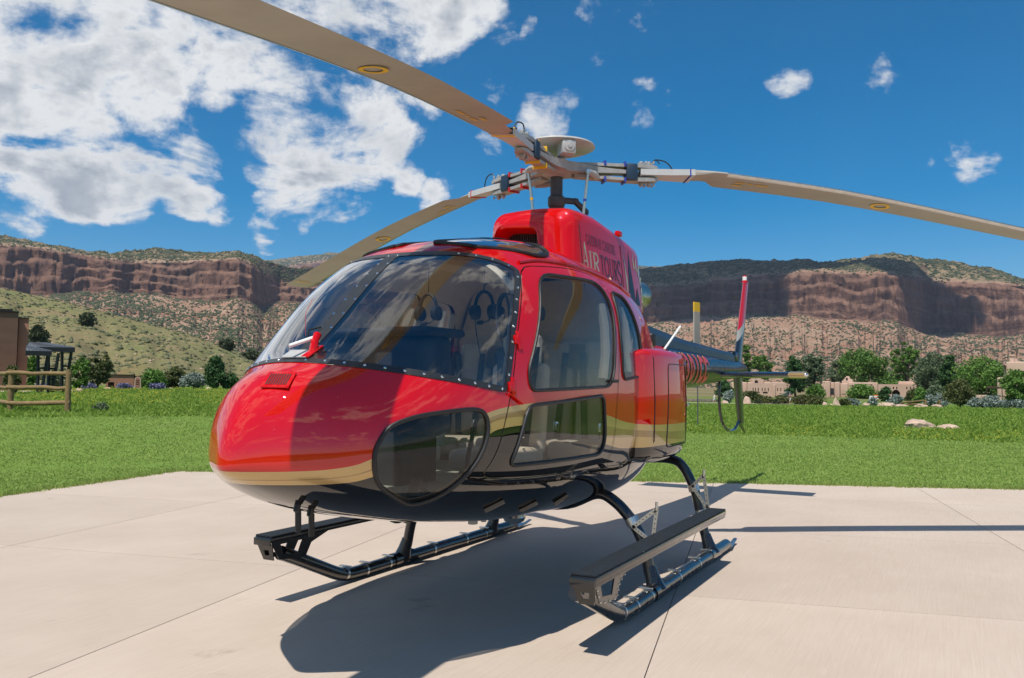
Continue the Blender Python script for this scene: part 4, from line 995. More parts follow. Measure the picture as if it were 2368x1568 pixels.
# headsets hang from the roof hooks: things of their own
def headset(x, y, z, label):
    r = empty('headset', (x, y, z)); tag(r, label, 'headset', 'headsets hanging in the cabin')
    r2 = .07
    MB().tube([(0, r2*cos(a), -.09+.11*sin(a)) for a in np.linspace(0, pi, 13)], .012, 6).tube([(0, 0, .01), (0, 0, .3)], .004, 5).build('headband', M['panel'], r, True)
    for s_ in (-1, 1): MB().lathe([(-.03, .03), (-.02, .05), (.02, .052), (.03, .03)], (0, s_*r2, -.12), (0, 1, 0), 14).build('ear_cup', M['panel'], r, True)
    MB().tube(crom([(0, r2, -.14), (.06, r2-.01, -.19), (.11, .04, -.2)], 4), .005, 5).lathe([(-.02, .014), (.02, .014)], (.11, .035, -.2), (0, 1, 0), 8).build('microphone_boom', M['panel'], r, True)
    MB().tube(crom([(0, -r2, -.15), (.01, -r2+.02, -.28), (-.01, -.03, -.42), (0, -.02, -.58)], 4), .004, 5).build('cable', M['panel'], r)
for (x, y, z, n) in ((1.62, .22, 2.13, 'black headset hanging beside the centre of the cabin roof'), (1.55, .37, 2.12, 'black headset hanging between two others above the front passenger seat'), (1.48, .50, 2.12, 'black headset hanging nearest the passenger door window'), (1.55, -.28, 2.14, 'black headset hanging above the pilot seat')): headset(x, y, z, n)
# ---------------------------------------------------------------- ground, pad, terrain
def smooth01(t): t = min(max(t, 0.), 1.); return t*t*(3-2*t)
GL = ([0, 17, 22, 30, 45, 60, 90, 130, 200, 400], [0, 0, .22, .57, .85, .92, 1.0, 1.15, 1.3, 1.3]); GR = ([0, 50, 85, 120, 165, 220, 400], [0, 0, -.08, -.62, -.05, .6, 1.3])
A_F = atan2(AX_F[1], AX_F[0])
def rel_u(x, y):                        # bearing from the camera spot, in picture columns
    a = atan2(y-CAM[1], x-CAM[0])-A_F; a = (a+pi) % (2*pi)-pi; a = max(-1.2, min(1.2, a)); return 1184-FPX*math.tan(a)
def ground_z(x, y):
    r = hypot(x-CAM[0], y-CAM[1]); k = smooth01((rel_u(x, y)-450)/900)
    a = atan2(y-CAM[1], x-CAM[0])-A_F; a = abs((a+pi) % (2*pi)-pi); beh = smooth01((2.4-a)/1.0)
    z = float(np.interp(r, *GL))*(1-k)+float(np.interp(r, *GR))*k
    return z*beh+(1-beh)*0
def on_ground(u, dist, dz=0.):
    p = at(u, 890, dist); return Vector((p[0], p[1], ground_z(p[0], p[1])+dz))
def ground_mat():
    m, g, p = new_mat('meadow_ground'); tc = g.add('ShaderNodeTexCoord').outputs['Object']
    d = g.vm('DISTANCE', tc, (float(CAM[0]), float(CAM[1]), 0.), out=1)
    n1 = g.noise(tc, .35, 5., .6); n2 = g.noise(tc, 9., 6., .7); n3 = g.noise(tc, 45., 4., .7)
    lawn = g.mix(g.lin(n2, .3, .7), (.10, .200, .020), (.19, .30, .050)); lawn = g.mix(g.lin(n3, .35, .7, 0., .5), lawn, (.28, .36, .11))
    mead = g.mix(g.lin(n2, .3, .7), (.065, .150, .014), (.13, .23, .03))
    dd = g.m('ADD', d, g.m('MULTIPLY', g.m('SUBTRACT', n1, .5), 9.))
    c = g.mix(g.ss(dd, 27., 30.), lawn, mead)
    dry = g.mix(g.lin(g.noise(tc, .05, 6., .6), .35, .65), (.12, .13, .05), (.27, .20, .12)); c = g.mix(g.ss(dd, 105., 190.), c, dry)
    c = g.mix(g.ss(n1, .52, .75, 0., .35), c, (.20, .22, .085)); g.l.new(c, p.inputs['Base Color']); p.inputs['Roughness'].default_value = .95; p.inputs['Specular IOR Level'].default_value = .1
    b = g.add('ShaderNodeBump', ins={'Strength': .7, 'Distance': .05, 'Height': n3}); g.l.new(b.outputs[0], p.inputs['Normal']); return m
M['ground'] = ground_mat()
rad = [0., 3, 6, 9, 11, 12.5]+list(np.geomspace(14, 420, 60))+[700, 1200, 2000, 3500, 6000, 9000]
NA = 240; V = [(CAM[0], CAM[1], -.05)]; F = []
for r in rad[1:]:
    for j in range(NA):
        a = 2*pi*j/NA; x, y = CAM[0]+r*cos(a), CAM[1]+r*sin(a); V.append((x, y, ground_z(x, y)-.04*smooth01((19.5-r)/4.)))
for j in range(NA): F.append((0, 1+j, 1+(j+1) % NA))
for i in range(len(rad)-2):
    for j in range(NA): s0 = 1+i*NA; s1 = s0+NA; F.append((s0+j, s1+j, s1+(j+1) % NA, s0+(j+1) % NA))
tag(mesh_obj('ground', V, F, M['ground'], None, True), kind='structure')
# helipad of sawn concrete slabs
PU = Vector((-.977, -.213, 0)).normalized(); PV = Vector((.213, -.977, 0)).normalized()    # along the joints, across them
def concrete():
    m, g, p = new_mat('brushed_concrete'); tc = g.add('ShaderNodeTexCoord').outputs['Object']
    mp = g.add('ShaderNodeMapping', ins={'Vector': tc, 'Rotation': (0, 0, radians(-12.3)-.62), 'Scale': (2.2, 95., 1.)})
    br = g.noise(mp.outputs[0], 1., 5., .6); bl = g.noise(tc, .7, 6., .6); sp = g.noise(tc, 160., 3., .6); st = g.noise(tc, 2.6, 8., .7)
    c = g.mix(g.lin(bl, .3, .7), (.50, .41, .33), (.58, .485, .40)); c = g.mix(g.lin(br, .32, .68, 0., .34), c, (.40, .305, .235)); c = g.mix(g.ss(sp, .6, .8, 0., .25), c, (.35, .28, .23))
    c = g.mix(g.ss(st, .60, .78, 0., .35), c, (.36, .285, .225)); scf = g.ss(g.noise(g.vm('MULTIPLY', tc, (1., 5., 1.)), 1.7, 9., .72), .56, .72, 0., .30); c = g.mix(scf, c, (.62, .53, .45)); oil = g.ss(g.noise(tc, .9, 8., .7), .63, .70, 0., .45); c = g.mix(oil, c, (.27, .22, .18)); rust = g.ss(g.noise(tc, 1.1, 9., .75), .68, .76, 0., .55); c = g.mix(rust, c, (.45, .26, .13))
    oi = g.add('ShaderNodeObjectInfo').outputs['Random']; c = g.vm('SCALE', c, g.lin(oi, 0., 1., .95, 1.05)); g.l.new(c, p.inputs['Base Color']); g.l.new(g.lin(st, .3, .7, .68, .9), p.inputs['Roughness']); p.inputs['Specular IOR Level'].default_value = .3
    b = g.add('ShaderNodeBump', ins={'Strength': .35, 'Distance': .008, 'Height': g.m('ADD', br, g.m('MULTIPLY', sp, .4))}); g.l.new(b.outputs[0], p.inputs['Normal']); return m
M['concrete'] = concrete(); M['joint'] = mat('joint_filler', (.17, .14, .115), .9)
def pad_xy(p): return PU*p[0]+PV*p[1]
def to_uv(x, y): v = Vector((x, y, 0)); return (v.dot(PU), v.dot(PV))
e1 = [to_uv(-.171, -8.174), to_uv(-4.521, -9.028)]; e2 = [to_uv(-6.354, -1.685), to_uv(-8.512, 3.912)]
def isect(a, b, c, d):
    a, b, c, d = map(np.array, (a, b, c, d)); r = b-a; s = d-c; t = ((c-a)[0]*s[1]-(c-a)[1]*s[0])/(r[0]*s[1]-r[1]*s[0]); return tuple(a+r*t)
corner = isect(e1[0], e1[1], e2[0], e2[1])
PADP = [corner, tuple(np.array(e2[0])+(np.array(e2[1])-np.array(e2[0]))*3.2)]
x1 = PADP[1]; PADP += [(-16., x1[1]), (-16., e1[0][1]+(e1[0][1]-e1[1][1])*3.4)]
V = [tuple(pad_xy(p)+Vector((0, 0, -.012))) for p in PADP]; PAD = mesh_obj('helipad', V, [(0, 1, 2, 3)], M['joint']); tag(PAD, kind='structure')
def clip(poly, a, b):                   # keep the side of a->b holding the pad centre
    a, b = np.array(a), np.array(b); d = b-a; n = np.array([-d[1], d[0]]); cen = np.array((-3., -0.)); sg = 1 if (cen-a)@n > 0 else -1; out = []
    for i in range(len(poly)):
        p, q = np.array(poly[i]), np.array(poly[(i+1) % len(poly)]); sp, sq = sg*((p-a)@n), sg*((q-a)@n)
        if sp >= 0: out.append(p)
        if sp*sq < 0: out.append(p+(q-p)*sp/(sp-sq))
    return out
j0 = to_uv(2.269, 1.578)[1]; c0_ = to_uv(.49, 1.173)[0]; SP = 3.02; gap = .0035
for iu in range(-7, 8):
    for iv in range(-7, 8):
        u0, u1 = c0_+iu*SP+gap, c0_+(iu+1)*SP-gap; v0, v1 = j0+iv*SP+gap, j0+(iv+1)*SP-gap
        P = [(u0, v0), (u1, v0), (u1, v1), (u0, v1)]
        for i in range(4):
            if P: P = clip(P, PADP[i], PADP[(i+1) % 4])
        if len(P) < 3: continue
        n = len(P); V = [tuple(pad_xy(p)) for p in P]+[tuple(pad_xy(p)+Vector((0, 0, -.02))) for p in P]
        mesh_obj('slab', V, [tuple(range(n))]+[(i, i+n, (i+1) % n+n, (i+1) % n) for i in range(n)], M['concrete'], PAD)
# ---- vectorised value noise for terrain
def vnoise(x, y, seed=0):
    x = np.asarray(x, float); y = np.asarray(y, float); xi = np.floor(x).astype(np.int64); yi = np.floor(y).astype(np.int64); xf = x-xi; yf = y-yi
    def h(a, b):
        n = (a*374761393+b*668265263+seed*1442695041) & 0xffffffff; n = ((n ^ (n >> 13))*1274126177) & 0xffffffff; return ((n ^ (n >> 16)) & 0xffff)/65535.
    u = xf*xf*(3-2*xf); v = yf*yf*(3-2*yf)
    return (h(xi, yi)*(1-u)+h(xi+1, yi)*u)*(1-v)+(h(xi, yi+1)*(1-u)+h(xi+1, yi+1)*u)*v
def fbm(x, y, o=5, seed=0, ridged=False):
    s = 0; a = .5; t = 0
    for k in range(o):
        n = vnoise(x*2**k, y*2**k, seed+k*17)
        if ridged: n = 1-np.abs(2*n-1)
        s = s+a*n; t += a; a *= .5
    return s/t
def mesa_mat():
    m, g, p = new_mat('mesa_rock'); geo = g.add('ShaderNodeNewGeometry'); tc = g.add('ShaderNodeTexCoord').outputs['Object']
    x, y, z = g.sep(tc); nz = g.sep(geo.outputs['True Normal'])[2]
    wob = g.noise(tc, .004, 4.); zz = g.m('ADD', z, g.m('MULTIPLY', wob, 60.))
    strat = g.noise(g.comb(g.m('MULTIPLY', x, .0012), g.m('MULTIPLY', y, .0012), g.m('MULTIPLY', zz, .075)), 1., 6., .7)
    vert = g.noise(g.comb(g.m('MULTIPLY', x, .035), g.m('MULTIPLY', y, .035), g.m('MULTIPLY', z, .006)), 1., 6., .7)
    cliff = g.mix(g.lin(strat, .3, .7), (.175, .088, .060), (.30, .175, .118)); cliff = g.mix(g.lin(vert, .38, .62, 0., .85), cliff, (.085, .048, .038)); cliff = g.mix(g.ss(strat, .58, .72, 0., .5), cliff, (.38, .235, .155))
    tal = g.mix(g.lin(g.noise(tc, .012, 7., .65), .32, .66), (.355, .185, .12), (.43, .305, .21)); tal = g.mix(g.ss(strat, .52, .66, 0., .55), tal, (.36, .15, .095)); tal = g.mix(g.ss(g.noise(tc, .18, 4., .7), .52, .7, 0., .5), tal, (.44, .31, .20))
    veg = g.ss(g.noise(tc, .10, 5., .75), .50, .62); tal = g.mix(g.m('MULTIPLY', veg, .30), tal, (.075, .085, .038))
    topc = g.mix(g.ss(g.noise(tc, .07, 6., .75), .42, .56), (.30, .22, .13), (.05, .065, .028))
    cl_ = g.add('ShaderNodeAttribute'); cl_.attribute_name = 'cliff'; isc = g.m('MAXIMUM', g.ss(nz, .66, .50), g.m('MULTIPLY', cl_.outputs['Fac'], .88)); c = g.mix(isc, tal, cliff)
    at_ = g.add('ShaderNodeAttribute'); at_.attribute_name = 'top'; c = g.mix(g.m('MULTIPLY', at_.outputs['Fac'], g.m('SUBTRACT', 1., g.m('MULTIPLY', isc, .8))), c, topc)
    g.l.new(c, p.inputs['Base Color']); p.inputs['Roughness'].default_value = .95; p.inputs['Specular IOR Level'].default_value = .05
    b = g.add('ShaderNodeBump', ins={'Strength': .9, 'Distance': 9., 'Height': g.m('ADD', g.noise(tc, .05, 7., .7), g.m('MULTIPLY', strat, .6))}); g.l.new(b.outputs[0], p.inputs['Normal']); return m
M['mesa'] = mesa_mat()
def mesa(name, tab, dist, nu=420, seed=0, gully=1., label=None):
    """tab rows: u, y_foot, y_clifffoot, y_rim, y_sky, dr (set-back of the cliff in metres)"""
    T = np.array(tab, float); us = np.linspace(T[0, 0], T[-1, 0], nu); yf, yc, yr, ys, dr = [np.interp(us, T[:, 0], T[:, k]) for k in range(1, 6)]
    R0, R1, R2, R3 = dist
    nseg = (46, 40, 34, 6); rows = []; tops = []
    def col(vals): return vals
    D = np.array([bearing(u, 890) for u in us]); az = np.arctan2(D[:, 1], D[:, 0])
    def zof(u, y, r):                    # height of a point seen at row y at distance r
        d = np.array([bearing(a, b) for a, b in zip(u, y)]); return CAM[2]+d[:, 2]*r/np.hypot(d[:, 0], d[:, 1])
    arc = us*R1/FPX
    but = (fbm(arc/95., arc*0+seed, 4, seed)-.5)*2; flute = fbm(arc/22., arc*0+3.1, 4, seed+5, True)-.5
    skn = (fbm(arc/60., arc*0+9.7, 5, seed+9)-.5)
    rf = R0+0*us; rc = R1+dr+but*70; rr = rc+58+but*16; rs = R3+0*us
    zf = zof(us, yf, rf)*0-2.; br1 = fbm(arc/130., arc*0+5.5, 4, seed+71)-.5; br2 = fbm(arc/75., arc*0+1.5, 4, seed+73)-.5; zc = zof(us, yc+br1*34, rc)+but*10; zr = zof(us, yr+skn*3+br2*12, rr); zs = zof(us, ys+skn*4, rs)
    gly = fbm(arc/55., arc*0+seed*1.3, 5, seed+3, True)-.55
    for i in range(nseg[0]):
        t = i/nseg[0]; r = rf+(rc-rf)*t; w = sin(pi*t)**.8*(.4+t)
        z = zf+(zc-zf)*(t**1.35)+gly*30*gully*w+(fbm(arc/16., r/22., 4, seed+21)-.5)*16*w+(np.floor(fbm(arc/200., t*9+arc*0, 3, seed+31)*6)/6-.5)*6*w
        r = r+(fbm(arc/40., arc*0+t*5, 3, seed+2)-.5)*30*w
        rows.append((r, z)); tops.append(0.)
    for i in range(nseg[1]):
        t = i/nseg[1]; nz_ = 1.3*fbm(arc/60., np.full_like(arc, t*1.3), 4, seed+8); tt = t*3.4+nz_; fr_ = tt-np.floor(tt); st_ = (np.floor(tt)+np.clip((fr_-.62)/.38, 0, 1)**1.5)/3.4-nz_/3.4
        r = rc+(rr-rc)*np.clip(st_, 0, 1)*(.5 if False else 1.)+flute*24*sin(pi*min(t*1.2+.08, 1.))+(fbm(arc/8., np.full_like(arc, t*3.2), 4, seed+13)-.5)*20
        rows.append((r, zc+(zr-zc)*t)); tops.append(0.)
    for i in range(nseg[2]+1):
        t = i/nseg[2]; z = zr+(zs-zr)*(t**.8)+(fbm(arc/35., np.full_like(arc, t*8), 5, seed+41)-.5)*16*min(t*3, 1.)+(fbm(arc/9., np.full_like(arc, t*30), 3, seed+47)-.5)*6
        rows.append((rr+(rs-rr)*t, z)); tops.append(smooth01(t*6))
    for i in range(1, nseg[3]+1):
        t = i/nseg[3]; rows.append((rs+500*t, zs-(zs-zr)*t*.5)); tops.append(1.)
    V = []
    for (r, z) in rows:
        for k in range(nu): V.append((CAM[0]+r[k]*cos(az[k]), CAM[1]+r[k]*sin(az[k]), z[k]))
    n = len(rows); F = [(i*nu+j, i*nu+j+1, (i+1)*nu+j+1, (i+1)*nu+j) for i in range(n-1) for j in range(nu-1)]
    o = mesh_obj(name, V, F, M['mesa'], None, False); o.data.polygons.foreach_set('use_smooth', [True]*len(o.data.polygons)); o.data.set_sharp_from_angle(angle=radians(38))
    at_ = o.data.attributes.new('top', 'FLOAT', 'POINT'); at_.data.foreach_set('value', np.repeat(np.array(tops, float), nu)); cf = o.data.attributes.new('cliff', 'FLOAT', 'POINT'); cf.data.foreach_set('value', np.repeat(np.array([1. if nseg[0]-1 <= i <= nseg[0]+nseg[1] else 0. for i in range(n)]), nu)); tag(o, kind='structure')
    return np.array(V).reshape(n, nu, 3), nseg
def blobs(name, P, S, mat_, squash=.8, seed=1):
    """many tiny bushes as one mesh: eight-sided jittered octahedra"""
    rs = np.random.RandomState(seed); n = len(P); base = np.array([(1, 0, 0), (-1, 0, 0), (0, 1, 0), (0, -1, 0), (0, 0, 1), (0, 0, -.6)], float); fb = np.array([(0, 2, 4), (2, 1, 4), (1, 3, 4), (3, 0, 4), (2, 0, 5), (1, 2, 5), (3, 1, 5), (0, 3, 5)])
    V = P[:, None, :]+base[None]*(1+rs.uniform(-.35, .35, (n, 6, 1)))*S[:, None, None]*np.array((1, 1, squash)); F = fb[None]+(np.arange(n)*6)[:, None, None]
    me = bpy.data.meshes.new(name); V = V.reshape(-1, 3); F = F.reshape(-1, 3)
    me.vertices.add(len(V)); me.vertices.foreach_set('co', V.ravel()); me.loops.add(len(F)*3); me.loops.foreach_set('vertex_index', F.ravel()); me.polygons.add(len(F)); me.polygons.foreach_set('loop_start', np.arange(len(F))*3); me.polygons.foreach_set('loop_total', np.full(len(F), 3)); me.update(); me.validate()
    me.materials.append(mat_); return link(bpy.data.objects.new(name, me))
def leaf_mat(name, c1, c2, sc=.6, trans=.25):
    m, g, p = new_mat(name); tc = g.add('ShaderNodeTexCoord').outputs['Object']; gi = g.add('ShaderNodeNewGeometry').outputs['Random Per Island']
    f = g.m('ADD', g.m('MULTIPLY', gi, .6), g.m('MULTIPLY', g.noise(tc, sc, 3.), .5)); c = g.mix(f, c1, c2); g.l.new(c, p.inputs['Base Color']); p.inputs['Roughness'].default_value = .6; p.inputs['Specular IOR Level'].default_value = .25
    if trans:
        out = g.n['Material Output']; tb = g.add('ShaderNodeBsdfTranslucent', ins={0: c}); mx = g.add('ShaderNodeMixShader', ins={0: trans, 1: p.outputs[0], 2: tb.outputs[0]}); g.l.new(mx.outputs[0], out.inputs[0])
    return m
M['scrub'] = leaf_mat('juniper_scrub', (.028, .042, .014), (.085, .10, .038), .01, 0.)
M['hill_scrub'] = leaf_mat('hill_scrub', (.05, .062, .022), (.17, .17, .085), .05, 0.)
LEFT = [(-320, 885, 650, 560, 540, 0), (-120, 885, 660, 562, 540, 20), (0, 885, 668, 566, 548, 0), (60, 885, 672, 570, 558, 30), (130, 885, 675, 582, 573, 0), (200, 885, 680, 592, 583, 20), (250, 885, 682, 600, 588, -20), (300, 885, 690, 606, 578, 40), (360, 885, 692, 605, 576, 0), (430, 885, 694, 608, 584, 20), (500, 885, 690, 602, 590, -50), (545, 885, 690, 600, 583, -90), (575, 885, 700, 612, 592, -60), (605, 885, 712, 636, 603, 100), (640, 885, 700, 655, 612, 240), (690, 885, 700, 650, 618, 250), (760, 885, 706, 648, 622, 250), (900, 885, 710, 655, 625, 240), (1100, 885, 715, 655, 625, 240), (1350, 885, 720, 660, 630, 240)]
GRL, nsl = mesa('left_mesa', LEFT, (700, 1500, 1550, 1800), 560, 3)
FAR = [(500, 885, 700, 640, 640, 0), (590, 885, 700, 630, 602, 0), (640, 885, 700, 620, 598, 0), (700, 885, 700, 610, 592, 0), (760, 885, 700, 606, 584, 0), (800, 885, 700, 612, 588, 0), (900, 885, 720, 620, 590, 0), (1200, 885, 720, 630, 605, 0), (1480, 885, 720, 640, 615, 0), (1600, 885, 730, 640, 622, 0)]
GRF, nsf = mesa('far_mesa', FAR, (3200, 4200, 4300, 4700), 200, 8)
RIGHT = [(1180, 890, 745, 660, 630, 100), (1350, 890, 742, 658, 626, 60), (1480, 890, 740, 664, 621, 80), (1560, 890, 738, 662, 613, 60), (1640, 890, 735, 655, 607, 40), (1700, 890, 730, 646, 603, 20), (1740, 890, 730, 640, 602, 0), (1800, 890, 728, 634, 606, 0), (1850, 890, 728, 630, 601, -20), (1900, 890, 732, 632, 606, -40), (1960, 890, 736, 634, 598, -60), (2050, 890, 742, 636, 589, -60), (2080, 890, 748, 640, 591, -20), (2110, 890, 760, 646, 594, 60), (2150, 890, 770, 652, 597, 140), (2180, 890, 770, 655, 599, 160), (2230, 890, 765, 656, 604, 160), (2300, 890, 775, 655, 620, 160), (2368, 890, 780, 662, 645, 160), (2450, 890, 790, 690, 675, 160), (2700, 890, 800, 730, 715, 160)]
GRR, nsr = mesa('right_mesa', RIGHT, (800, 1700, 1750, 2100), 620, 5, 1.2)
def scatter(G, rows, n, seed, smin, smax):
    rs = np.random.RandomState(seed); n = int(n*1.9); i = rs.randint(rows[0], rows[1]-1, n); j = rs.randint(0, G.shape[1]-1, n); a = rs.rand(n)[:, None]; b = rs.rand(n)[:, None]
    P = G[i, j]*(1-a)*(1-b)+G[i+1, j]*a*(1-b)+G[i, j+1]*(1-a)*b+G[i+1, j+1]*a*b
    S = smin+(smax-smin)*rs.rand(n)**2.2; q = fbm(P[:, 0]/(smax*26), P[:, 1]/(smax*26)+P[:, 2]/(smax*20), 4, seed+60); ok = (q+rs.rand(n)*.5) > np.quantile(q, .5)+.25; return P[ok], S[ok]
PS = [scatter(GRL, (2, nsl[0]), 36000, 1, 1.3, 3.5), scatter(GRL, (nsl[0]+nsl[1], nsl[0]+nsl[1]+nsl[2]), 9000, 2, 1.6, 3.8), scatter(GRR, (2, nsr[0]), 15000, 3, 1.2, 3.4), scatter(GRR, (nsr[0]+nsr[1], nsr[0]+nsr[1]+nsr[2]), 9000, 4, 1.6, 4.2), scatter(GRF, (nsf[0]+nsf[1], nsf[0]+nsf[1]+nsf[2]), 4000, 5, 4, 8)]
o = blobs('mesa_juniper_scrub', np.concatenate([p for p, s in PS]), np.concatenate([s for p, s in PS]), M['scrub']); tag(o, 'dark juniper scrub dotted over the distant mesa slopes', 'scrub', kind='stuff')
# fair-weather cloud above the valley; its shade lies across the right-hand mesa
def cloud(name, centre, sx, sy, sz, seed, label):
    rs = np.random.RandomState(seed); m = M.get('cloud')
    if m is None: m = M['cloud'] = mat('cloud_white', (.9, .9, .9), 1., vary=.02, scale=.002, spec=0.)
    mb = MB()
    for i in range(26):
        a = rs.rand()*2*pi; q = sqrt(rs.rand()); bm = bmesh.new(); bmesh.ops.create_icosphere(bm, subdivisions=3, radius=1.); o3 = Vector(rs.rand(3)*40); r = (.22+.2*rs.rand())*(1.15-.5*q)
        c = Vector((cos(a)*q*.8, sin(a)*q*.8, .0))
        bm.verts.index_update(); V = []
        for v in bm.verts:
            p = v.co*(1+.45*mnoise.fractal(v.co*1.6+o3, 1., 2., 5)); p = c+p*r; V.append((centre[0]+p.x*sx, centre[1]+p.y*sy, centre[2]+max(p.z, -.10)*sz*2.))
        mb.raw(V, [tuple(v.index for v in f.verts) for f in bm.faces]); bm.free()
    tag(mb.build(name, m, None, True, 180), label, 'cloud', kind='stuff')
def shade_over(u, r, z, h): b = bearing(u, 890); p = np.array((CAM[0]+b[0]/hypot(b[0], b[1])*r, CAM[1]+b[1]/hypot(b[0], b[1])*r)); return (p[0]+.534*(h-z), p[1]+.032*(h-z), h)
cloud('cloud', shade_over(1590, 2010, 280, 1500), 420, 520, 120, 5, 'white cloud standing over the right-hand mesa'); cloud('cloud', shade_over(2140, 1800, 240, 1450), 120, 120, 50, 9, 'smaller white cloud beside the one over the right-hand mesa')
# near hill on the left
def hill_mat():
    m, g, p = new_mat('hill_dry_grass'); tc = g.add('ShaderNodeTexCoord').outputs['Object']
    n = g.noise(tc, .06, 7., .65); c = g.mix(g.lin(n, .32, .66), (.24, .185, .10), (.165, .19, .07)); c = g.mix(g.ss(g.noise(tc, .5, 5., .7), .5, .68, 0., .65), c, (.36, .26, .16)); c = g.mix(g.ss(g.noise(tc, .03, 5., .7), .55, .7, 0., .6), c, (.25, .12, .07)); g.l.new(c, p.inputs['Base Color']); p.inputs['Roughness'].default_value = .95; p.inputs['Specular IOR Level'].default_value = .05
    b = g.add('ShaderNodeBump', ins={'Strength': .8, 'Distance': .6, 'Height': g.noise(tc, .9, 6., .7)}); g.l.new(b.outputs[0], p.inputs['Normal']); return m
M['hill'] = hill_mat()
HC = [(-320, 600), (-100, 645), (0, 667), (60, 680), (130, 694), (200, 712), (260, 728), (330, 746), (400, 764), (470, 785), (540, 812), (590, 836), (640, 855), (720, 872), (840, 882), (1100, 888)]
nu = 220; us = np.linspace(-320, 1100, nu); yc = np.interp(us, [h[0] for h in HC], [h[1] for h in HC]); V = []; nr = 44
for i in range(nr+8):
    t = min(i/nr, 1.); r = 115+(300-115)*t if i <= nr else 300+(i-nr)*30
    for j in range(nu):
        d = bearing(us[j], yc[j]); zt = CAM[2]+d[2]*300/hypot(d[0], d[1]); b = bearing(us[j], 890); az = atan2(b[1], b[0])
        z0 = .3; z = z0+(zt-z0)*(t**1.05 if i <= nr else 1.)-(max(i-nr, 0)*4.)+float((fbm(us[j]*300/FPX/18., t*6., 4, 77)-.5)*5*sin(pi*min(t, 1.))*(1 if i <= nr else 0)) - float((fbm(us[j]*300/FPX/26., 2.3, 3, 79, True)-.5)*6*sin(pi*t)**1.2 if i <= nr else 0)
        V.append((CAM[0]+r*cos(az), CAM[1]+r*sin(az), z))
F = [(i*nu+j, i*nu+j+1, (i+1)*nu+j+1, (i+1)*nu+j) for i in range(nr+7) for j in range(nu-1)]
tag(mesh_obj('hill', V, F, M['hill'], None, True), kind='structure'); GH = np.array(V).reshape(nr+8, nu, 3)
P, S = scatter(GH, (1, nr+1), 5600, 9, .14, .95); P2, S2 = scatter(GH, (nr-2, nr+2), 160, 10, .4, 1.3)
tag(blobs('hill_scrub', np.concatenate([P, P2]), np.concatenate([S, S2]), M['hill_scrub'], .75, 4), 'low grey-green scrub scattered over the near grassy hill', 'scrub', kind='stuff')
M['rock'] = mat('sandstone', (.50, .36, .27), .9, vary=.28, scale=3., bump=.8, bscale=8.)
P, S = scatter(GH, (1, nr), 700, 19, .12, .5); tag(blobs('hill_stones', P, S, M['rock'], .6, 6), 'pale stones strewn over the near grassy hill', 'stones', kind='stuff')

# ---------------------------------------------------------------- lawn grass
M['grass'] = leaf_mat('lawn_blades', (.145, .245, .03), (.40, .49, .14), .5, .40)
M['meadow'] = leaf_mat('meadow_blades', (.115, .22, .022), (.30, .40, .07), .5, .40)
def in_pad(x, y, mrg=0.):
    u, v = to_uv(x, y); return in_poly(u, v, PADP)
def tufts(name, n, rmin, rmax, hgt, wid, mat_, seed, u0=-150, u1=2520, per=3, label=None):
    rs = np.random.RandomState(seed); aL = -math.atan((u0-1184)/FPX); aR = -math.atan((u1-1184)/FPX); X = []
    r = rmin*(rmax/rmin)**rs.rand(n); a = A_F+aR+(aL-aR)*rs.rand(n); x = CAM[0]+r*np.cos(a); y = CAM[1]+r*np.sin(a)
    U = x*PU.x+y*PU.y; Vv = x*PV.x+y*PV.y; ins = np.zeros(n, bool); m_ = len(PADP); k = m_-1
    for q in range(m_):
        (x1_, y1_), (x2_, y2_) = PADP[q], PADP[k]
        ins ^= ((y1_ > Vv) != (y2_ > Vv)) & (U < (x2_-x1_)*(Vv-y1_)/(y2_-y1_+1e-12)+x1_); k = q
    ok = ~ins; x, y, r = x[ok], y[ok], r[ok]; z = np.array([ground_z(p, q) for p, q in zip(x, y)])-.04*np.array([smooth01((19.5-q)/4.) for q in r])-.004
    n = len(x); x, y, z, r = [np.repeat(q, per) for q in (x, y, z, r)]; n *= per
    an = rs.rand(n)*2*pi; h = hgt*(.5+rs.rand(n))*(1+r/120.); w_ = wid*(.7+.6*rs.rand(n))*(1+r/14.); x = x+rs.randn(n)*.05*(1+r/20.); y = y+rs.randn(n)*.05*(1+r/20.)
    A = np.stack([x-w_*np.cos(an), y-w_*np.sin(an), z], 1); B = np.stack([x+w_*np.cos(an), y+w_*np.sin(an), z], 1); T = np.stack([x+rs.randn(n)*h*.7, y+rs.randn(n)*h*.7, z+h], 1)
    V = np.stack([A, B, T], 1).reshape(-1, 3); me = bpy.data.meshes.new(name); me.vertices.add(3*n); me.vertices.foreach_set('co', V.ravel()); me.loops.add(3*n); me.loops.foreach_set('vertex_index', np.arange(3*n)); me.polygons.add(n); me.polygons.foreach_set('loop_start', np.arange(n)*3); me.polygons.foreach_set('loop_total', np.full(n, 3)); me.update(); me.validate()
    me.materials.append(mat_); return tag(link(bpy.data.objects.new(name, me)), label, 'grass', kind='stuff')
tufts('lawn_grass', 75000, 8.5, 30, .024, .006, M['grass'], 1, per=4, label='short green mown grass of the lawn around the pad')
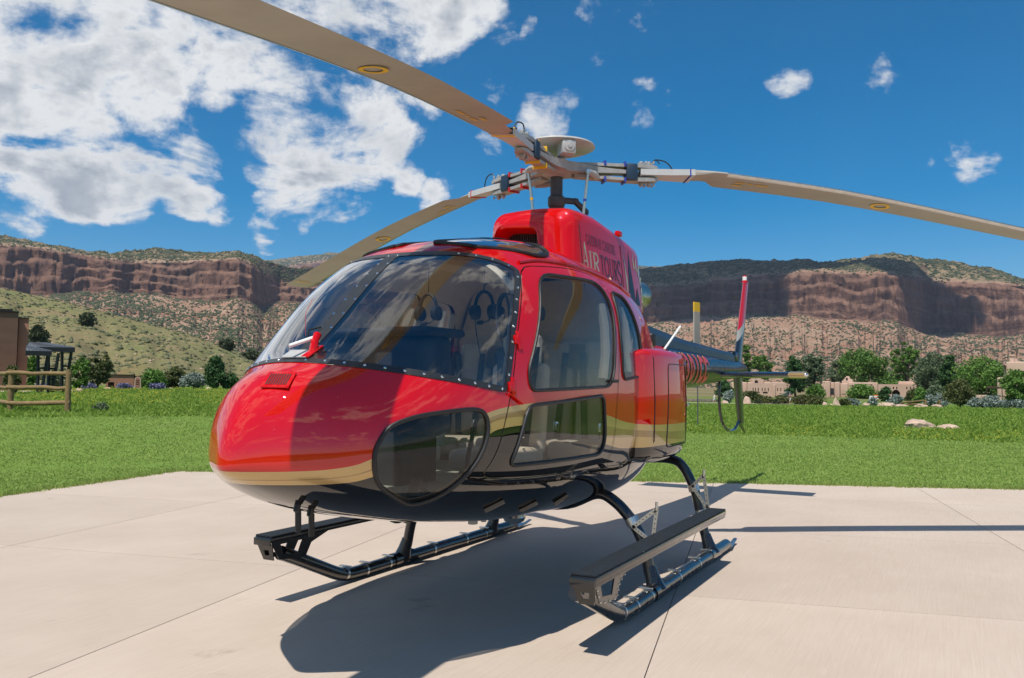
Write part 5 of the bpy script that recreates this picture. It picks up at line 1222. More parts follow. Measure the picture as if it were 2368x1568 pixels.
def edge_tufts(n=3800):
    rs = np.random.RandomState(5); V = []; F = []
    for (a, b) in ((PADP[3], PADP[0]), (PADP[0], PADP[1])):
        a, b = np.array(a), np.array(b); L = b-a; nn = np.array((-L[1], L[0]))/np.linalg.norm(L); nn = nn if ((np.array((-3., 0.))-a)@nn) > 0 else -nn
        for k in range(n):
            t = rs.rand(); q = a+L*t+nn*(rs.randn()*.05+.03*(vnoise(t*90., 1.) > .55)); p = pad_xy(q); r = hypot(p.x-CAM[0], p.y-CAM[1])
            if r > 26: continue
            for _ in range(3):
                an = rs.rand()*2*pi; w_ = .008; h = .03+.05*rs.rand(); ox, oy = rs.randn(2)*.03; i = len(V)
                V += [(p.x+ox-w_*cos(an), p.y+oy-w_*sin(an), -.02), (p.x+ox+w_*cos(an), p.y+oy+w_*sin(an), -.02), (p.x+ox+rs.randn()*.03, p.y+oy+rs.randn()*.03, h)]; F.append((i, i+1, i+2))
    tag(mesh_obj('edge_grass', V, F, M['grass']), 'ragged grass creeping over the edge of the concrete pad', 'grass', kind='stuff')
edge_tufts()
tufts('meadow_grass', 34000, 28, 84, .065, .010, M['meadow'], 2, per=4, label='longer dark green meadow grass beyond the lawn')
M['petal'] = mat('yellow_petals', (.50, .45, .03), .7)
def flowers(name, n, u0, u1, rmin, rmax, seed, label, col, s0=.025):
    rs = np.random.RandomState(seed); P = []; S = []
    for k in range(n):
        u = u0+(u1-u0)*rs.rand(); r = rmin*(rmax/rmin)**rs.rand()
        if vnoise(u/60., r/6., seed) < .45: continue
        p = on_ground(u, r, .11+.08*rs.rand()); P.append(tuple(p)); S.append(s0*(.6+.8*rs.rand())*(1+r/60.))
    tag(blobs(name, np.array(P), np.array(S), col, .6, seed), label, 'flowers', kind='stuff')
flowers('yellow_flowers', 3600, -60, 560, 33, 90, 3, 'yellow wildflowers in the meadow behind the rail fence', M['petal'], .015)
flowers('yellow_flowers', 700, 1560, 2400, 26, 33, 4, 'sparse yellow wildflowers along the edge of the mown lawn', M['petal'], .012)
# ---------------------------------------------------------------- plants
M['leaf_a'] = leaf_mat('cottonwood_leaves', (.05, .13, .02), (.17, .29, .06), .4); M['leaf_b'] = leaf_mat('bright_green_leaves', (.06, .15, .02), (.19, .32, .065), .4)
M['leaf_dark'] = leaf_mat('dark_conifer_needles', (.02, .065, .018), (.07, .14, .04), .4, .1); M['leaf_olive'] = leaf_mat('olive_leaves', (.06, .08, .022), (.15, .165, .055), .4)
M['leaf_grey'] = leaf_mat('grey_green_leaves', (.075, .115, .055), (.18, .23, .125), .4); M['sage'] = leaf_mat('silver_sage_leaves', (.13, .17, .14), (.30, .36, .31), .6, .1)
M['juniper'] = leaf_mat('juniper_needles', (.03, .048, .018), (.085, .105, .045), .4, .1); M['lavender'] = leaf_mat('lavender_flowers', (.12, .12, .22), (.26, .25, .42), .6, .1)
M['bark'] = mat('bark', (.055, .04, .028), .9, vary=.3, scale=2.)
PXROT = A_F-pi/2
def mpp(u, dist): b = bearing(u, 890); a = atan2(b[1], b[0])-A_F; return dist*cos(a)/FPX
def vrow(p): d = np.array(p)-CAM; return 784-FPX*float(d@AX_U)/float(d@AX_F)
def rotu(u): b = bearing(u, 890); return atan2(b[1], b[0])-pi/2
def quads(C, S, rs, flat=1.):
    n = len(C); a = rs.randn(n, 3); a[:, 2] *= flat; a /= np.linalg.norm(a, axis=1)[:, None]; b = rs.randn(n, 3); b -= a*(a*b).sum(1)[:, None]; b /= np.linalg.norm(b, axis=1)[:, None]
    s = S[:, None]; k = (.55+.5*rs.rand(n))[:, None]; return np.stack([C-a*s, C-b*s*k, C+a*s, C+b*s*k], 1).reshape(-1, 3)
def quad_obj(name, V, mat_, parent):
    n = len(V)//4; me = bpy.data.meshes.new(name); me.vertices.add(4*n); me.vertices.foreach_set('co', V.ravel()); me.loops.add(4*n); me.loops.foreach_set('vertex_index', np.arange(4*n)); me.polygons.add(n); me.polygons.foreach_set('loop_start', np.arange(n)*4); me.polygons.foreach_set('loop_total', np.full(n, 4)); me.update(); me.validate(); me.materials.append(mat_); return link(bpy.data.objects.new(name, me), parent)
SEED = [100]
def tree(name, u, ytop, ybase, wpx, dist, leaf, label, cat='tree', shape='round', bare=.3, dens=1., group=None, zbase=None):
    SEED[0] += 1; rs = np.random.RandomState(SEED[0]); k = mpp(u, dist); ybase = vrow(on_ground(u, dist)) if zbase is None else ybase; H = (ybase-ytop)*k*1.06; Wd = wpx*k*1.1; b = on_ground(u, dist)
    if zbase is not None: b.z = zbase
    r = empty(name, b, PXROT); tag(r, label, cat, group)
    lo = H*bare; area = (ybase-ytop)*(1-bare)*wpx/5.3; N = int(min(max(area*9.5*dens, 200), 7000)); sz = max(k*2.31*.95, .03)
    K = max(8, int(14+area/14)); cl = []
    while len(cl) < K:
        p = rs.uniform(-1, 1, 3); q = (p**2).sum()
        if q > 1 or q < .12: continue
        zt = (p[2]+1)/2
        f = 1.
        if shape == 'cone': f = 1.22-zt*.98
        elif shape == 'dome': f = sqrt(max(1-(zt*.95)**2, .05)); p[:2] *= 1.0
        elif shape == 'sparse':
            if rs.rand() < .35: continue
        cl.append((p[0]*Wd/2*f*.98, p[1]*Wd/2*f*.98, lo+zt*(H-lo)*1.0))
    cl = np.array(cl); spread = Wd/(2.6*K**.36)*(.62 if shape == 'sparse' else 1.)
    idx = rs.randint(0, K, N); off = rs.randn(N, 3)*np.array((1, 1, .8))*spread*.78; C = cl[idx]+off; C[:, 2] = np.clip(C[:, 2], lo*.5, H*1.06)
    quad_obj('crown' if cat == 'tree' else 'foliage', quads(C, sz*(.7+.7*rs.rand(N)), rs), leaf, r)
    mb = MB(); tr = max(H*.028, .03); top = lo+(H-lo)*.55
    mb.tube([(0, 0, -.15), (rs.randn()*.02*H, 0, lo*.6), (rs.randn()*.03*H, rs.randn()*.02*H, top)], [tr*1.3, tr, tr*.35], 6)
    for q in rs.permutation(K)[:6 if shape != 'sparse' else 9]:
        c = cl[q]; z0 = min(lo*.7+(c[2]-lo)*.35, c[2]); mb.tube([(0, 0, max(z0, lo*.4)), (c[0]*.45, c[1]*.45, (z0+c[2])/2+.05*H), (c[0], c[1], c[2])], [tr*.6, tr*.4, tr*.15], 5)
    mb.build('trunk' if cat == 'tree' else 'stem', M['bark'], r, True); return r
def shrub(u, ytop, ybase, wpx, dist, leaf, label, group=None, name='shrub', dens=1.2, zbase=None): return tree(name, u, ytop, ybase, wpx, dist, leaf, label, 'shrub', 'dome', .04, dens, group, zbase)
tree('cottonwood_tree', 1997, 815, 905, 96, 190, M['leaf_a'], 'broad spreading cottonwood with dark forked trunk behind the stepped adobe chimney', bare=.28)
tree('sparse_tree', 2095, 800, 905, 60, 185, M['leaf_a'], 'tall half-bare tree with leaning dark limbs behind the arcaded adobe building', shape='sparse', bare=.30, dens=.55)
tree('grey_tree', 2155, 825, 912, 74, 160, M['leaf_grey'], 'rounded grey-green tree beside the end of the arcade', bare=.12)
tree('conifer_tree', 2196, 824, 914, 50, 140, M['leaf_dark'], 'dark conifer between the grey-green tree and the wide bright tree', shape='cone', bare=.05, dens=1.2)
tree('bright_tree', 2266, 830, 918, 100, 135, M['leaf_b'], 'wide bright green tree in front of the tall adobe house', bare=.10, dens=1.1)
tree('dark_tree', 2352, 860, 938, 64, 92, M['leaf_b'], 'full dark green tree rising over silver sage beside the tall adobe house', bare=.06, dens=1.1)
tree('conifer_tree', 1838, 824, 912, 48, 150, M['leaf_dark'], 'dark conifer in front of the long low adobe building', shape='cone', bare=.04, dens=1.3)
tree('pale_tree', 1880, 826, 910, 46, 165, M['leaf_grey'], 'paler loose tree just behind the dark conifer at the low adobe building', bare=.2)
tree('small_tree', 1761, 826, 905, 38, 210, M['leaf_a'], 'small rounded tree standing alone above the bell-tower roof', bare=.35)
tree('slim_tree', 1724, 798, 908, 24, 190, M['leaf_a'], 'slim tall tree directly behind the helicopter tail fin', bare=.1)
tree('low_tree', 1945, 838, 905, 44, 195, M['leaf_grey'], 'low rounded tree next to the broad cottonwood', bare=.15)
tree('back_tree', 2060, 866, 905, 60, 215, M['leaf_a'], 'low green thicket tree behind the arcade roof', bare=.1)
tree('dark_tree', 497, 828, 897, 52, 82, M['leaf_dark'], 'dense dark green tree with pointed top at the foot of the dry hill', bare=.06, shape='cone', dens=1.4)
tree('thin_tree', 226, 820, 902, 58, 78, M['leaf_olive'], 'thin brownish young tree beside the small terracotta building', bare=.12, shape='sparse', dens=.75)
tree('young_tree', 183, 832, 899, 34, 66, M['leaf_b'], 'young green tree beside the dark pergola posts', bare=.06)
GB = 'junipers on the dry hill'
for (u, y0, y1, w_, row, lab) in ((82, 730, 784, 44, 12, 'large rounded juniper on the dry hill above the pergola roof'), (195, 718, 751, 31, 26, 'lone juniper halfway up the dry hill'), (522, 768, 793, 34, 40, 'dark juniper on the lower end of the hill crest'), (578, 804, 826, 32, 40, 'dark juniper at the very foot of the hill crest')):
    j = int(np.argmin(np.abs(us-u))); p = GH[row, j]; d = hypot(p[0]-CAM[0], p[1]-CAM[1]); k = mpp(u, d)
    r = tree('juniper', u, 0, y1-y0, w_, d, M['juniper'], lab, 'tree', 'dome', .05, 1.3, None, float(p[2])-.2)
G1 = 'shrubs along the garden'
shrub(2220, 884, 939, 66, 88, M['leaf_olive'], 'large rounded olive shrub behind the right-hand split-rail fence', G1)
shrub(2108, 903, 927, 24, 120, M['leaf_olive'], 'small olive shrub below the middle arch', G1); shrub(2131, 899, 925, 30, 118, M['leaf_b'], 'green shrub below the end arch', G1)
shrub(1996, 893, 917, 62, 156, M['leaf_b'], 'green vine thicket against the adobe wall', G1); shrub(2048, 898, 919, 24, 140, M['leaf_dark'], 'small dark shrub beside the orange drum', G1)
shrub(2165, 895, 928, 44, 110, M['leaf_grey'], 'grey-green shrub under the rounded grey tree', G1)
shrub(1889, 892, 917, 40, 158, M['leaf_b'], 'rounded green shrub under the pale loose tree', G1); shrub(1678, 884, 912, 38, 150, M['leaf_dark'], 'dark shrub seen under the tail boom', G1)
G2 = 'silver sage bushes'
SG = [(2072, 916, 930, 28, 100), (2150, 915, 936, 27, 92), (2178, 914, 937, 33, 93), (2260, 921, 940, 35, 86), (2291, 920, 942, 38, 85), (2322, 928, 942, 23, 84), (2352, 927, 943, 29, 84), (1968, 925, 941, 33, 88), (1687, 905, 931, 24, 110), (1819, 909, 922, 22, 130), (2020, 921, 931, 18, 104)]
SGL = ['silver sage bush below the first arch', 'silver sage bush behind the first fence panel', 'silver sage bush between the two fence panels', 'silver sage bush right of the big olive shrub', 'largest silver sage bush right of the big olive shrub', 'small silver sage bush below the pale boulder', 'silver sage bush under the full dark tree', 'silver sage bush beside the pointed rock', 'silver sage bush under the tail boom by the path', 'silver sage bush behind the person in pink', 'small silver sage bush beside the orange drum']
for (u, a, b, w_, d), l in zip(SG, SGL): shrub(u, a, b, w_, d, M['sage'], l, G2, 'sage_bush', 1.5)
G3 = 'low spreading junipers by the path'
for (u, a, b, w_, d), l in zip([(1738, 909, 931, 44, 112), (1752, 925, 935, 16, 98), (1771, 918, 931, 27, 108), (1793, 927, 935, 18, 98), (1811, 917, 933, 31, 108), (1868, 917, 937, 62, 100), (1953, 925, 941, 25, 86)], ['grey-green bush just right of the tail fin', 'small dark bush at the path edge right of the tail fin', 'low juniper behind the path right of the tail fin', 'small dark bush in front of the square boulder', 'low juniper left of the person in pink', 'widest low juniper right of the person in pink', 'low bush right of the pointed rock']): shrub(u, a, b, w_, d, M['leaf_olive'] if w_ > 20 else M['juniper'], l, G3, 'low_juniper', 1.4)
G4 = 'shrubs below the dry hill'
for (u, a, b, w_, d, lf), l in zip([(355, 858, 899, 54, 84, 'leaf_b'), (402, 853, 899, 44, 86, 'leaf_olive'), (447, 868, 899, 52, 84, 'sage'), (534, 866, 898, 34, 82, 'leaf_dark'), (27, 846, 893, 32, 48, 'leaf_olive'), (72, 818, 868, 28, 70, 'leaf_b'), (128, 858, 895, 26, 62, 'leaf_grey')], ['bright green shrub right of the terracotta building', 'olive shrub at the foot of the dry hill', 'silvery shrub left of the dense dark tree', 'dark shrub right of the dense dark tree', 'olive shrub in front of the ribbed metal wall', 'green shrub behind the pergola', 'grey-green shrub between the pergola posts']): shrub(u, a, b, w_, d, M[lf], l, G4)
for u, l in ((204, 'lavender clump left of the thin young tree'), (287, 'lavender clump in front of the terracotta building'), (363, 'lavender clump right of the arched kiosk'), (100, 'lavender clump beside the pergola')): shrub(u, 889, 900, 28, 74, M['lavender'], l, 'lavender clumps', 'lavender', 1.6)
shrub(235, 933, 950, 30, 31, M['leaf_grey'], 'leafy weed growing in the lawn beside the rail fence', None, 'weed', 1.)
# ---------------------------------------------------------------- boulders
def boulder(u, wpx, hpx, dist, label, seed, group='boulders by the garden', pointed=0., dy=0.):
    rs = np.random.RandomState(seed); k = mpp(u, dist); bm = bmesh.new(); bmesh.ops.create_icosphere(bm, subdivisions=3, radius=1.); o3 = Vector(rs.rand(3)*50); Wd, H = wpx*k, hpx*k
    for v in bm.verts:
        p = v.co.copy(); n = mnoise.fractal(p*1.1+o3, 1., 2., 4); c = mnoise.cell(p*1.6+o3)
        p *= 1+.34*n+.10*(c-.5); s = 1-pointed*max(p.z, 0)*.75
        v.co = Vector((p.x*Wd/2*s, p.y*Wd*.36*s, max(p.z, -.3)*H*.95+.0))
    me = bpy.data.meshes.new('boulder'); bm.to_mesh(me); bm.free(); me.materials.append(M['rock']); me.polygons.foreach_set('use_smooth', [True]*len(me.polygons)); me.set_sharp_from_angle(angle=radians(28)); b = on_ground(u, dist)
    o = link(bpy.data.objects.new('boulder', me)); o.location = b; o.rotation_euler = (0, 0, PXROT+rs.uniform(-.3, .3)); tag(o, label, 'rock', group)
boulder(2122, 74, 17, 37, 'long flat sandstone slab lying alone in the meadow', 3, 'sandstone slabs in the meadow'); boulder(2187, 56, 10, 37, 'lower sandstone slab touching the long one in the meadow', 8, 'sandstone slabs in the meadow')
BO = [(2035, 13, 8, 96, 'rounded boulder left of the sage below the first arch'), (2053, 40, 10, 86, 'wide pale boulder at the lawn edge below the drums'), (2086, 30, 6, 83, 'low pale boulder right of the wide one at the lawn edge'), (2081, 34, 6, 92, 'flat pale slab under the sage below the first arch'), (2127, 28, 8, 83, 'pale boulder in front of the first fence panel'), (2166, 30, 8, 83, 'pale boulder in front of the second fence panel'), (2327, 17, 10, 92, 'rounded boulder between sage bushes by the full dark tree'), (2002, 21, 7, 92, 'slanting boulder on the green mound'), (1726, 20, 16, 100, 'tall pale boulder beside the path right of the tail fin'), (1790, 15, 8, 104, 'square pink boulder among the low junipers'), (1676, 15, 8, 104, 'boulder by the path under the tail boom'), (1907, 14, 7, 92, 'small boulder left of the pointed rock'), (1770, 24, 3, 128, 'thin flat slab behind the low junipers'), (1859, 20, 3, 124, 'thin flat slab behind the widest juniper'), (1938, 46, 4, 116, 'long thin slab above the pointed rock'), (2355, 20, 6, 90, 'boulder under the full dark tree'), (137, 36, 8, 62, 'large flat boulder under the pergola'), (184, 19, 8, 62, 'boulder at the foot of the young green tree'), (248, 19, 5, 76, 'low boulder at the corner of the terracotta building'), (395, 11, 4, 80, 'small stone under the olive shrub'), (481, 15, 6, 80, 'pale stone left of the dense dark tree'), (160, 16, 6, 60, 'dark-sided stone beside the large flat boulder')]
for i, (u, w_, h, d, l) in enumerate(BO): boulder(u, w_, h, d, l, 20+i)
boulder(1933, 20, 20, 85, 'upright pointed rock standing at the lawn edge', 61, 'boulders by the garden', .8)
M['gravel'] = mat('pale_gravel', (.58, .47, .38), .95, vary=.2, scale=1.5, bump=.5, bscale=12.)
def strip(name, pts, w_, mat_, dz):
    V = []
    for (u, d) in pts:
        for s in (-.5, .5):
            p = on_ground(u, d+s*w_*1.); V.append((p.x, p.y, p.z+dz))
    n = len(pts); tag(mesh_obj(name, V, [(2*i, 2*i+1, 2*i+3, 2*i+2) for i in range(n-1)], mat_), kind='structure')
strip('garden_path', [(u, 101+3*sin(u/40.)) for u in range(1560, 1880, 10)], 17., M['gravel'], .04)
strip('gravel_border', [(u, 58+u*.02) for u in range(-60, 200, 10)], 6., M['gravel'], .05)
M['water'] = mat('pond_water', (.03, .07, .11), .08, vary=.1, spec=.6); strip('pond', [(u, 132) for u in range(1560, 1665, 8)], 12., M['water'], .05)
# ---------------------------------------------------------------- people
def person_mat(name, top, low, skin=(.42, .26, .18)):
    m, g, p = new_mat(name); tc = g.add('ShaderNodeTexCoord').outputs['Object']; z = g.sep(tc)[2]; x = g.m('ABSOLUTE', g.sep(tc)[0])
    c = g.mix(g.m('GREATER_THAN', z, .48), skin, low); c = g.mix(g.m('GREATER_THAN', z, .88), c, top); c = g.mix(g.m('GREATER_THAN', z, 1.27), c, skin); c = g.mix(g.m('MULTIPLY', g.m('GREATER_THAN', x, .23), g.m('LESS_THAN', z, 1.12)), c, skin)
    c = g.mix(g.m('LESS_THAN', z, .07), c, (.6, .6, .6)); g.l.new(c, p.inputs['Base Color']); p.inputs['Roughness'].default_value = .8; return m
def person(u, dist, hgt, top, low, label, face, pony):
    b = on_ground(u, dist); J = {'pel': (0, 0, .84), 'sp': (0, .01, 1.05), 'ch': (0, .0, 1.22), 'nk': (0, -.01, 1.36), 'hd': (0, -.03, 1.46), 'ht': (0, -.02, 1.56), 'hl': (.09, 0, .80), 'kl': (.10, -.16, .46), 'al': (.10, -.20, .08), 'tl': (.10, -.32, .03), 'hr': (-.09, 0, .80), 'kr': (-.10, .06, .46), 'ar': (-.10, .30, .14), 'tr': (-.10, .26, .03), 'sl': (.17, 0, 1.28), 'el': (.24, .10, 1.05), 'wl': (.25, -.02, .86), 'fl': (.25, -.06, .78), 'sr': (-.17, 0, 1.28), 'er': (-.24, -.08, 1.06), 'wr': (-.24, -.24, .96), 'fr': (-.23, -.31, .93)}
    E_ = [('pel', 'sp'), ('sp', 'ch'), ('ch', 'nk'), ('nk', 'hd'), ('hd', 'ht'), ('pel', 'hl'), ('hl', 'kl'), ('kl', 'al'), ('al', 'tl'), ('pel', 'hr'), ('hr', 'kr'), ('kr', 'ar'), ('ar', 'tr'), ('ch', 'sl'), ('sl', 'el'), ('el', 'wl'), ('wl', 'fl'), ('ch', 'sr'), ('sr', 'er'), ('er', 'wr'), ('wr', 'fr')]
    RD = dict(pel=.13, sp=.115, ch=.125, nk=.05, hd=.085, ht=.06, hl=.085, kl=.055, al=.035, tl=.03, hr=.085, kr=.055, ar=.035, tr=.03, sl=.055, el=.038, wl=.028, fl=.02, sr=.055, er=.038, wr=.028, fr=.02)
    ks = list(J); me = bpy.data.meshes.new('person'); me.from_pydata([J[k] for k in ks], [(ks.index(a), ks.index(c)) for a, c in E_], []); o = link(bpy.data.objects.new('person', me))
    md = o.modifiers.new('skin', 'SKIN'); sb = o.modifiers.new('sub', 'SUBSURF'); sb.levels = sb.render_levels = 1; md.use_smooth_shade = True
    for i, k in enumerate(ks): v = me.skin_vertices[0].data[i]; v.radius = (RD[k], RD[k]); v.use_root = (k == 'pel')
    me.materials.append(person_mat('clothes_'+label[:6].replace(' ', '_'), top, low)); s = hgt/1.64; o.scale = (s, s, s); o.location = b+Vector((0, 0, .03)); o.rotation_euler = (0, 0, PXROT+face); tag(o, label, 'person', 'people on the garden path')
    hr = MB().lathe([(-.02, .05), (.03, .1), (.09, .115), (.15, .09), (.18, .03)], (0, .02, 1.44), (0, .1, 1), 12)
    if pony: hr.tube([(0, .10, 1.52), (0, .16, 1.45), (0, .15, 1.32)], [.04, .05, .02], 8)
    h = hr.build('hair', M['mast'], o, True)
person(1827, 101, 1.30, (.75, .22, .30), (.72, .70, .68), 'person in a pink top and white shorts walking along the pale path', -1.2, True)
person(1652, 101, 1.18, (.74, .74, .76), (.60, .66, .72), 'person in white walking along the path under the tail boom', -1.9, True)
# ---------------------------------------------------------------- buildings
M['adobe'] = mat('adobe_plaster', (.52, .355, .27), .95, vary=.10, scale=.6, bump=.4, bscale=3.); M['shade_glass'] = mat('dark_window_glass', (.02, .025, .03), .1, vary=.1); M['viga'] = mat('dark_timber', (.06, .035, .022), .85, vary=.2)
M['terracotta'] = mat('terracotta_plaster', (.36, .165, .105), .9, vary=.12, scale=1.2); M['ribbed'] = mat('rusty_ribbed_metal', (.25, .135, .09), .6, vary=.18, scale=2., metal=.2); M['dark_metal'] = mat('dark_roof_metal', (.10, .115, .13), .4, vary=.1, metal=.3, scale=2.); M['black_steel'] = mat('black_steel', (.008, .008, .009), .5)
M['wood'] = mat('weathered_log', (.23, .15, .065), .85, vary=.3, scale=7., bump=.5, bscale=40.)
class Facade:
    def __init__(s, name, u0, u1, ybase, dist, label, cat='building', group=None):
        s.u0, s.d = u0, dist; s.yb = vrow(on_ground((u0+u1)/2, dist)); uc = (u0+u1)/2; s.k = mpp(uc, dist); s.kx = s.k*cos(rotu(uc)-PXROT); b = on_ground(uc, dist); s.uc = uc; s.r = empty(name, b, rotu(uc)); tag(s.r, label, cat, group)
    def X(s, u): return (u-s.uc)*s.kx
    def Z(s, y): return (s.yb-y)*s.k
    def block(s, name, u0, u1, ytop, y0=0., dep=6., mat_=None, bev=.18, ybot=None):
        z0 = -.4 if ybot is None else s.Z(ybot); z1 = s.Z(ytop); x0, x1 = s.X(u0), s.X(u1)
        return MB().box(((x0+x1)/2, y0+dep/2, (z0+z1)/2), (x1-x0, dep, z1-z0), None, bev, 3).build(name, mat_ or M['adobe'], s.r, True, 60)
    def wall(s, name, u0, u1, ytop, ops, y0=0., t=.5, mat_=None):   # ops: (u0, u1, ytop, ybottom, arch)
        mb = MB(); cuts = {u0, u1}
        for (a, b, yt, yb, ar) in ops:
            cuts |= {a, b}
            if ar: cuts |= set(np.linspace(a, b, 9))
        cs = sorted(cuts); zt = s.Z(ytop)
        for a, b in zip(cs[:-1], cs[1:]):
            m_ = (a+b)/2; sp = [(-.4, zt)]
            for (p, q, yt, yb, ar) in ops:
                if p < m_ < q:
                    top = s.Z(yt); bot = s.Z(yb)
                    if ar: c = (p+q)/2; R_ = (q-p)/2; top = top-R_*s.k+sqrt(max(R_*R_-(m_-c)**2, 0))*s.k
                    n_ = []
                    for (l, h) in sp:
                        if bot > l: n_.append((l, min(bot, h)))
                        if top < h: n_.append((max(top, l), h))
                    sp = n_
            for (l, h) in sp:
                if h-l > .01: mb.box(((s.X(a)+s.X(b))/2, y0+t/2, (l+h)/2), (s.X(b)-s.X(a), t, h-l))
        return mb.build(name, mat_ or M['adobe'], s.r)
    def pane(s, u0, u1, yt, yb, y0=.35): x0, x1, a, b = s.X(u0), s.X(u1), s.Z(yb), s.Z(yt); return MB().box(((x0+x1)/2, y0, (a+b)/2), (x1-x0+.2, .04, b-a+.2)).build('window', M['shade_glass'], s.r)
A1 = Facade('adobe_building', 1690, 1820, 912, 162, 'long low pink adobe building with slot windows and a small bell tower')
slots = [(1740.5+d, 1742.5+d, 897, 905, False) for d in (0, 5.5, 12)]+[(1761.5+d, 1763.5+d, 897, 905, False) for d in (0, 6.5, 14)]+[(1797, 1799, 897, 904, False), (1804, 1806, 897, 904, False), (1742, 1755, 905.5, 908, False), (1764, 1775, 906, 910, False)]
A1.wall('wall', 1728, 1818, 887.5, slots); A1.block('wing', 1690, 1727.6, 884, 1.); A1.block('upper_storey', 1728, 1816, 883.5, 2.5, 6.); A1.block('bell_tower', 1738.5, 1766, 876.5, 1.2, 2.5)
A1.wall('tower_front', 1739, 1765.5, 877, [(1745, 1753, 879, 886, True)], .6, .4)
for o_ in slots: A1.pane(*o_[:4])
A1.pane(1745, 1753, 879, 886, .95); A1.block('pilaster', 1787, 1793, 888.5, -.5, 1.)
A2 = Facade('adobe_building', 1890, 2155, 917, 165, 'arcaded pink adobe building with three round arches and a stepped chimney')
A2.block('wall', 1894, 1918, 882, 0., 6.); A2.block('door_bay', 1918.5, 1927.5, 884.5, .5, 5.); A2.block('tower', 1928, 1941, 884, -.3, 6.); A2.block('stepped_wing', 1941.5, 1960, 887, .3, 5.)
for (a, b, y, dd) in ((1945, 1972, 880.5, 1.), (1949, 1970, 876.5, 1.3), (1952, 1965, 872.5, 1.6), (1955, 1963, 870, 1.9)): A2.block('chimney_step', a, b, y, dd, 2.2, None, .15)
A2.block('recess', 1955, 1959.5, 873.5, 1.2, .3, M['shade_glass'], .02, 881.); A2.pane(1920, 1925, 900, 912, .45)
A2.block('long_wing', 1960.5, 2030, 884.5, .6, 6.); A2.block('rear_parapet', 2078, 2148, 881.5, 3., 4.)
arches = [(2062, 2080, 901, 918, True), (2094, 2112, 901, 918, True), (2129, 2142, 901, 917, True)]; sl2 = [(u-1.3, u+1.3, 894, 900, False) for u in (2065.5, 2073, 2095.5, 2103.5, 2111, 2119, 2126.5, 2134, 2141)]
A2.wall('arcade', 2030.5, 2153, 888.5, arches+[(a, b, c, d, False) for a, b, c, d, _ in sl2], -.6, .9); A2.block('gallery_back', 2031, 2152, 889.5, 4., 4.); A2.block('gallery_roof', 2031, 2152, 889.8, .31, 3.68, None, .01, 892.)
for o_ in sl2: A2.pane(o_[0], o_[1], o_[2], o_[3], .2)
A3 = Facade('adobe_house', 2310, 2420, 930, 120, 'tall plain adobe house with stone chimney behind the bright trees')
A3.block('wall', 2327, 2420, 836.5, 0., 8.); A3.block('side_block', 2322, 2330, 842, .6, 5.); A3.block('low_wing', 2305, 2327, 873, .4, 5.); A3.block('chimney', 2335, 2347, 821, 2., 1.2, M['rock'], .05); A3.block('chimney_cap', 2334, 2348, 819, 1.9, 1.4, M['rock'], .03, 823); A3.block('chimney', 2347.5, 2354, 829, 2., 1., M['rock'], .05)
A3.pane(2347, 2355, 860, 865, -.02); A3.pane(2366, 2372, 860, 868, -.02)
for y in (846, 851.): MB().tube([(A3.X(2324), -.8, A3.Z(y)), (A3.X(2324), .8, A3.Z(y))], .12, 8).build('viga', M['viga'], A3.r)
PV_ = Facade('garden_pavilion', 2275, 2325, 931, 104, 'dark timber pavilion with flat roof on a low adobe wall', 'pavilion')
PV_.block('low_wall', 2256, 2314, 914, 0., .5, None, .06); PV_.block('roof', 2281, 2320, 894, -.5, 3., M['viga'], .03, 899.)
for u in (2285, 2303, 2317): PV_.block('post', u-1., u+1., 898., .8, .2, M['viga'], .01)
def drum(u, dist, wpx, hpx, mats, label):
    k = mpp(u, dist); r = empty('traffic_drum', on_ground(u, dist), PXROT); tag(r, label, 'drum'); n = 5; H = hpx*k; R_ = wpx*k/2
    for i in range(n): MB().lathe([(i*H/n, R_*(1-.05*i)), ((i+1)*H/n-.01, R_*(1-.05*i))], (0, 0, 0), (0, 0, 1), 14).build('band', mats[i % 2], r, True)
M['orange'] = mat('orange_plastic', (.75, .16, .02), .5)
drum(2025, 146, 12, 13, (M['orange'], M['white']), 'orange and white striped traffic drum by the adobe wall'); drum(2014, 147, 10, 10, (M['white'], M['white']), 'plain white drum beside the striped orange one')
# left: ribbed metal house, terracotta block, pergola
L1 = Facade('metal_house', -60, 64, 888, 60, 'ribbed brown metal wall with a terracotta stair block on the hillside')
L1.block('core', -60, 36, 719, .1, 6., M['ribbed'], .01); L1.block('roof_edge', -62, 37.4, 718, -.05, 6.3, M['black_steel'], .01, 721); L1.block('terracotta_wall', 37.6, 62, 732, .6, 4., M['terracotta'], .02); L1.block('coping', 37.2, 62.8, 730.6, .5, 4.2, M['black_steel'], .01, 732.4); L1.block('roof_box', -40, 22, 709.5, 2., 3., M['terracotta'], .02); L1.block('roof_box_edge', -41, 22.8, 708.6, 1.9, 3.2, M['black_steel'], .01, 711)
rib = None
for i in range(40):
    u = -59+i*2.4
    if rib is None: rib = MB().box((0, 0, 0), (.03, .05, L1.Z(721)+.3)).build('rib', M['ribbed'], L1.r); rib0 = rib
    else: rib0 = rib.copy(); link(rib0, L1.r)
    rib0.location = (L1.X(u), .085, (L1.Z(721)-.3)/2)
L2 = Facade('pergola', 60, 175, 893, 54, 'black steel pergola with V-shaped posts and two grey seamed roofs', 'pergola')
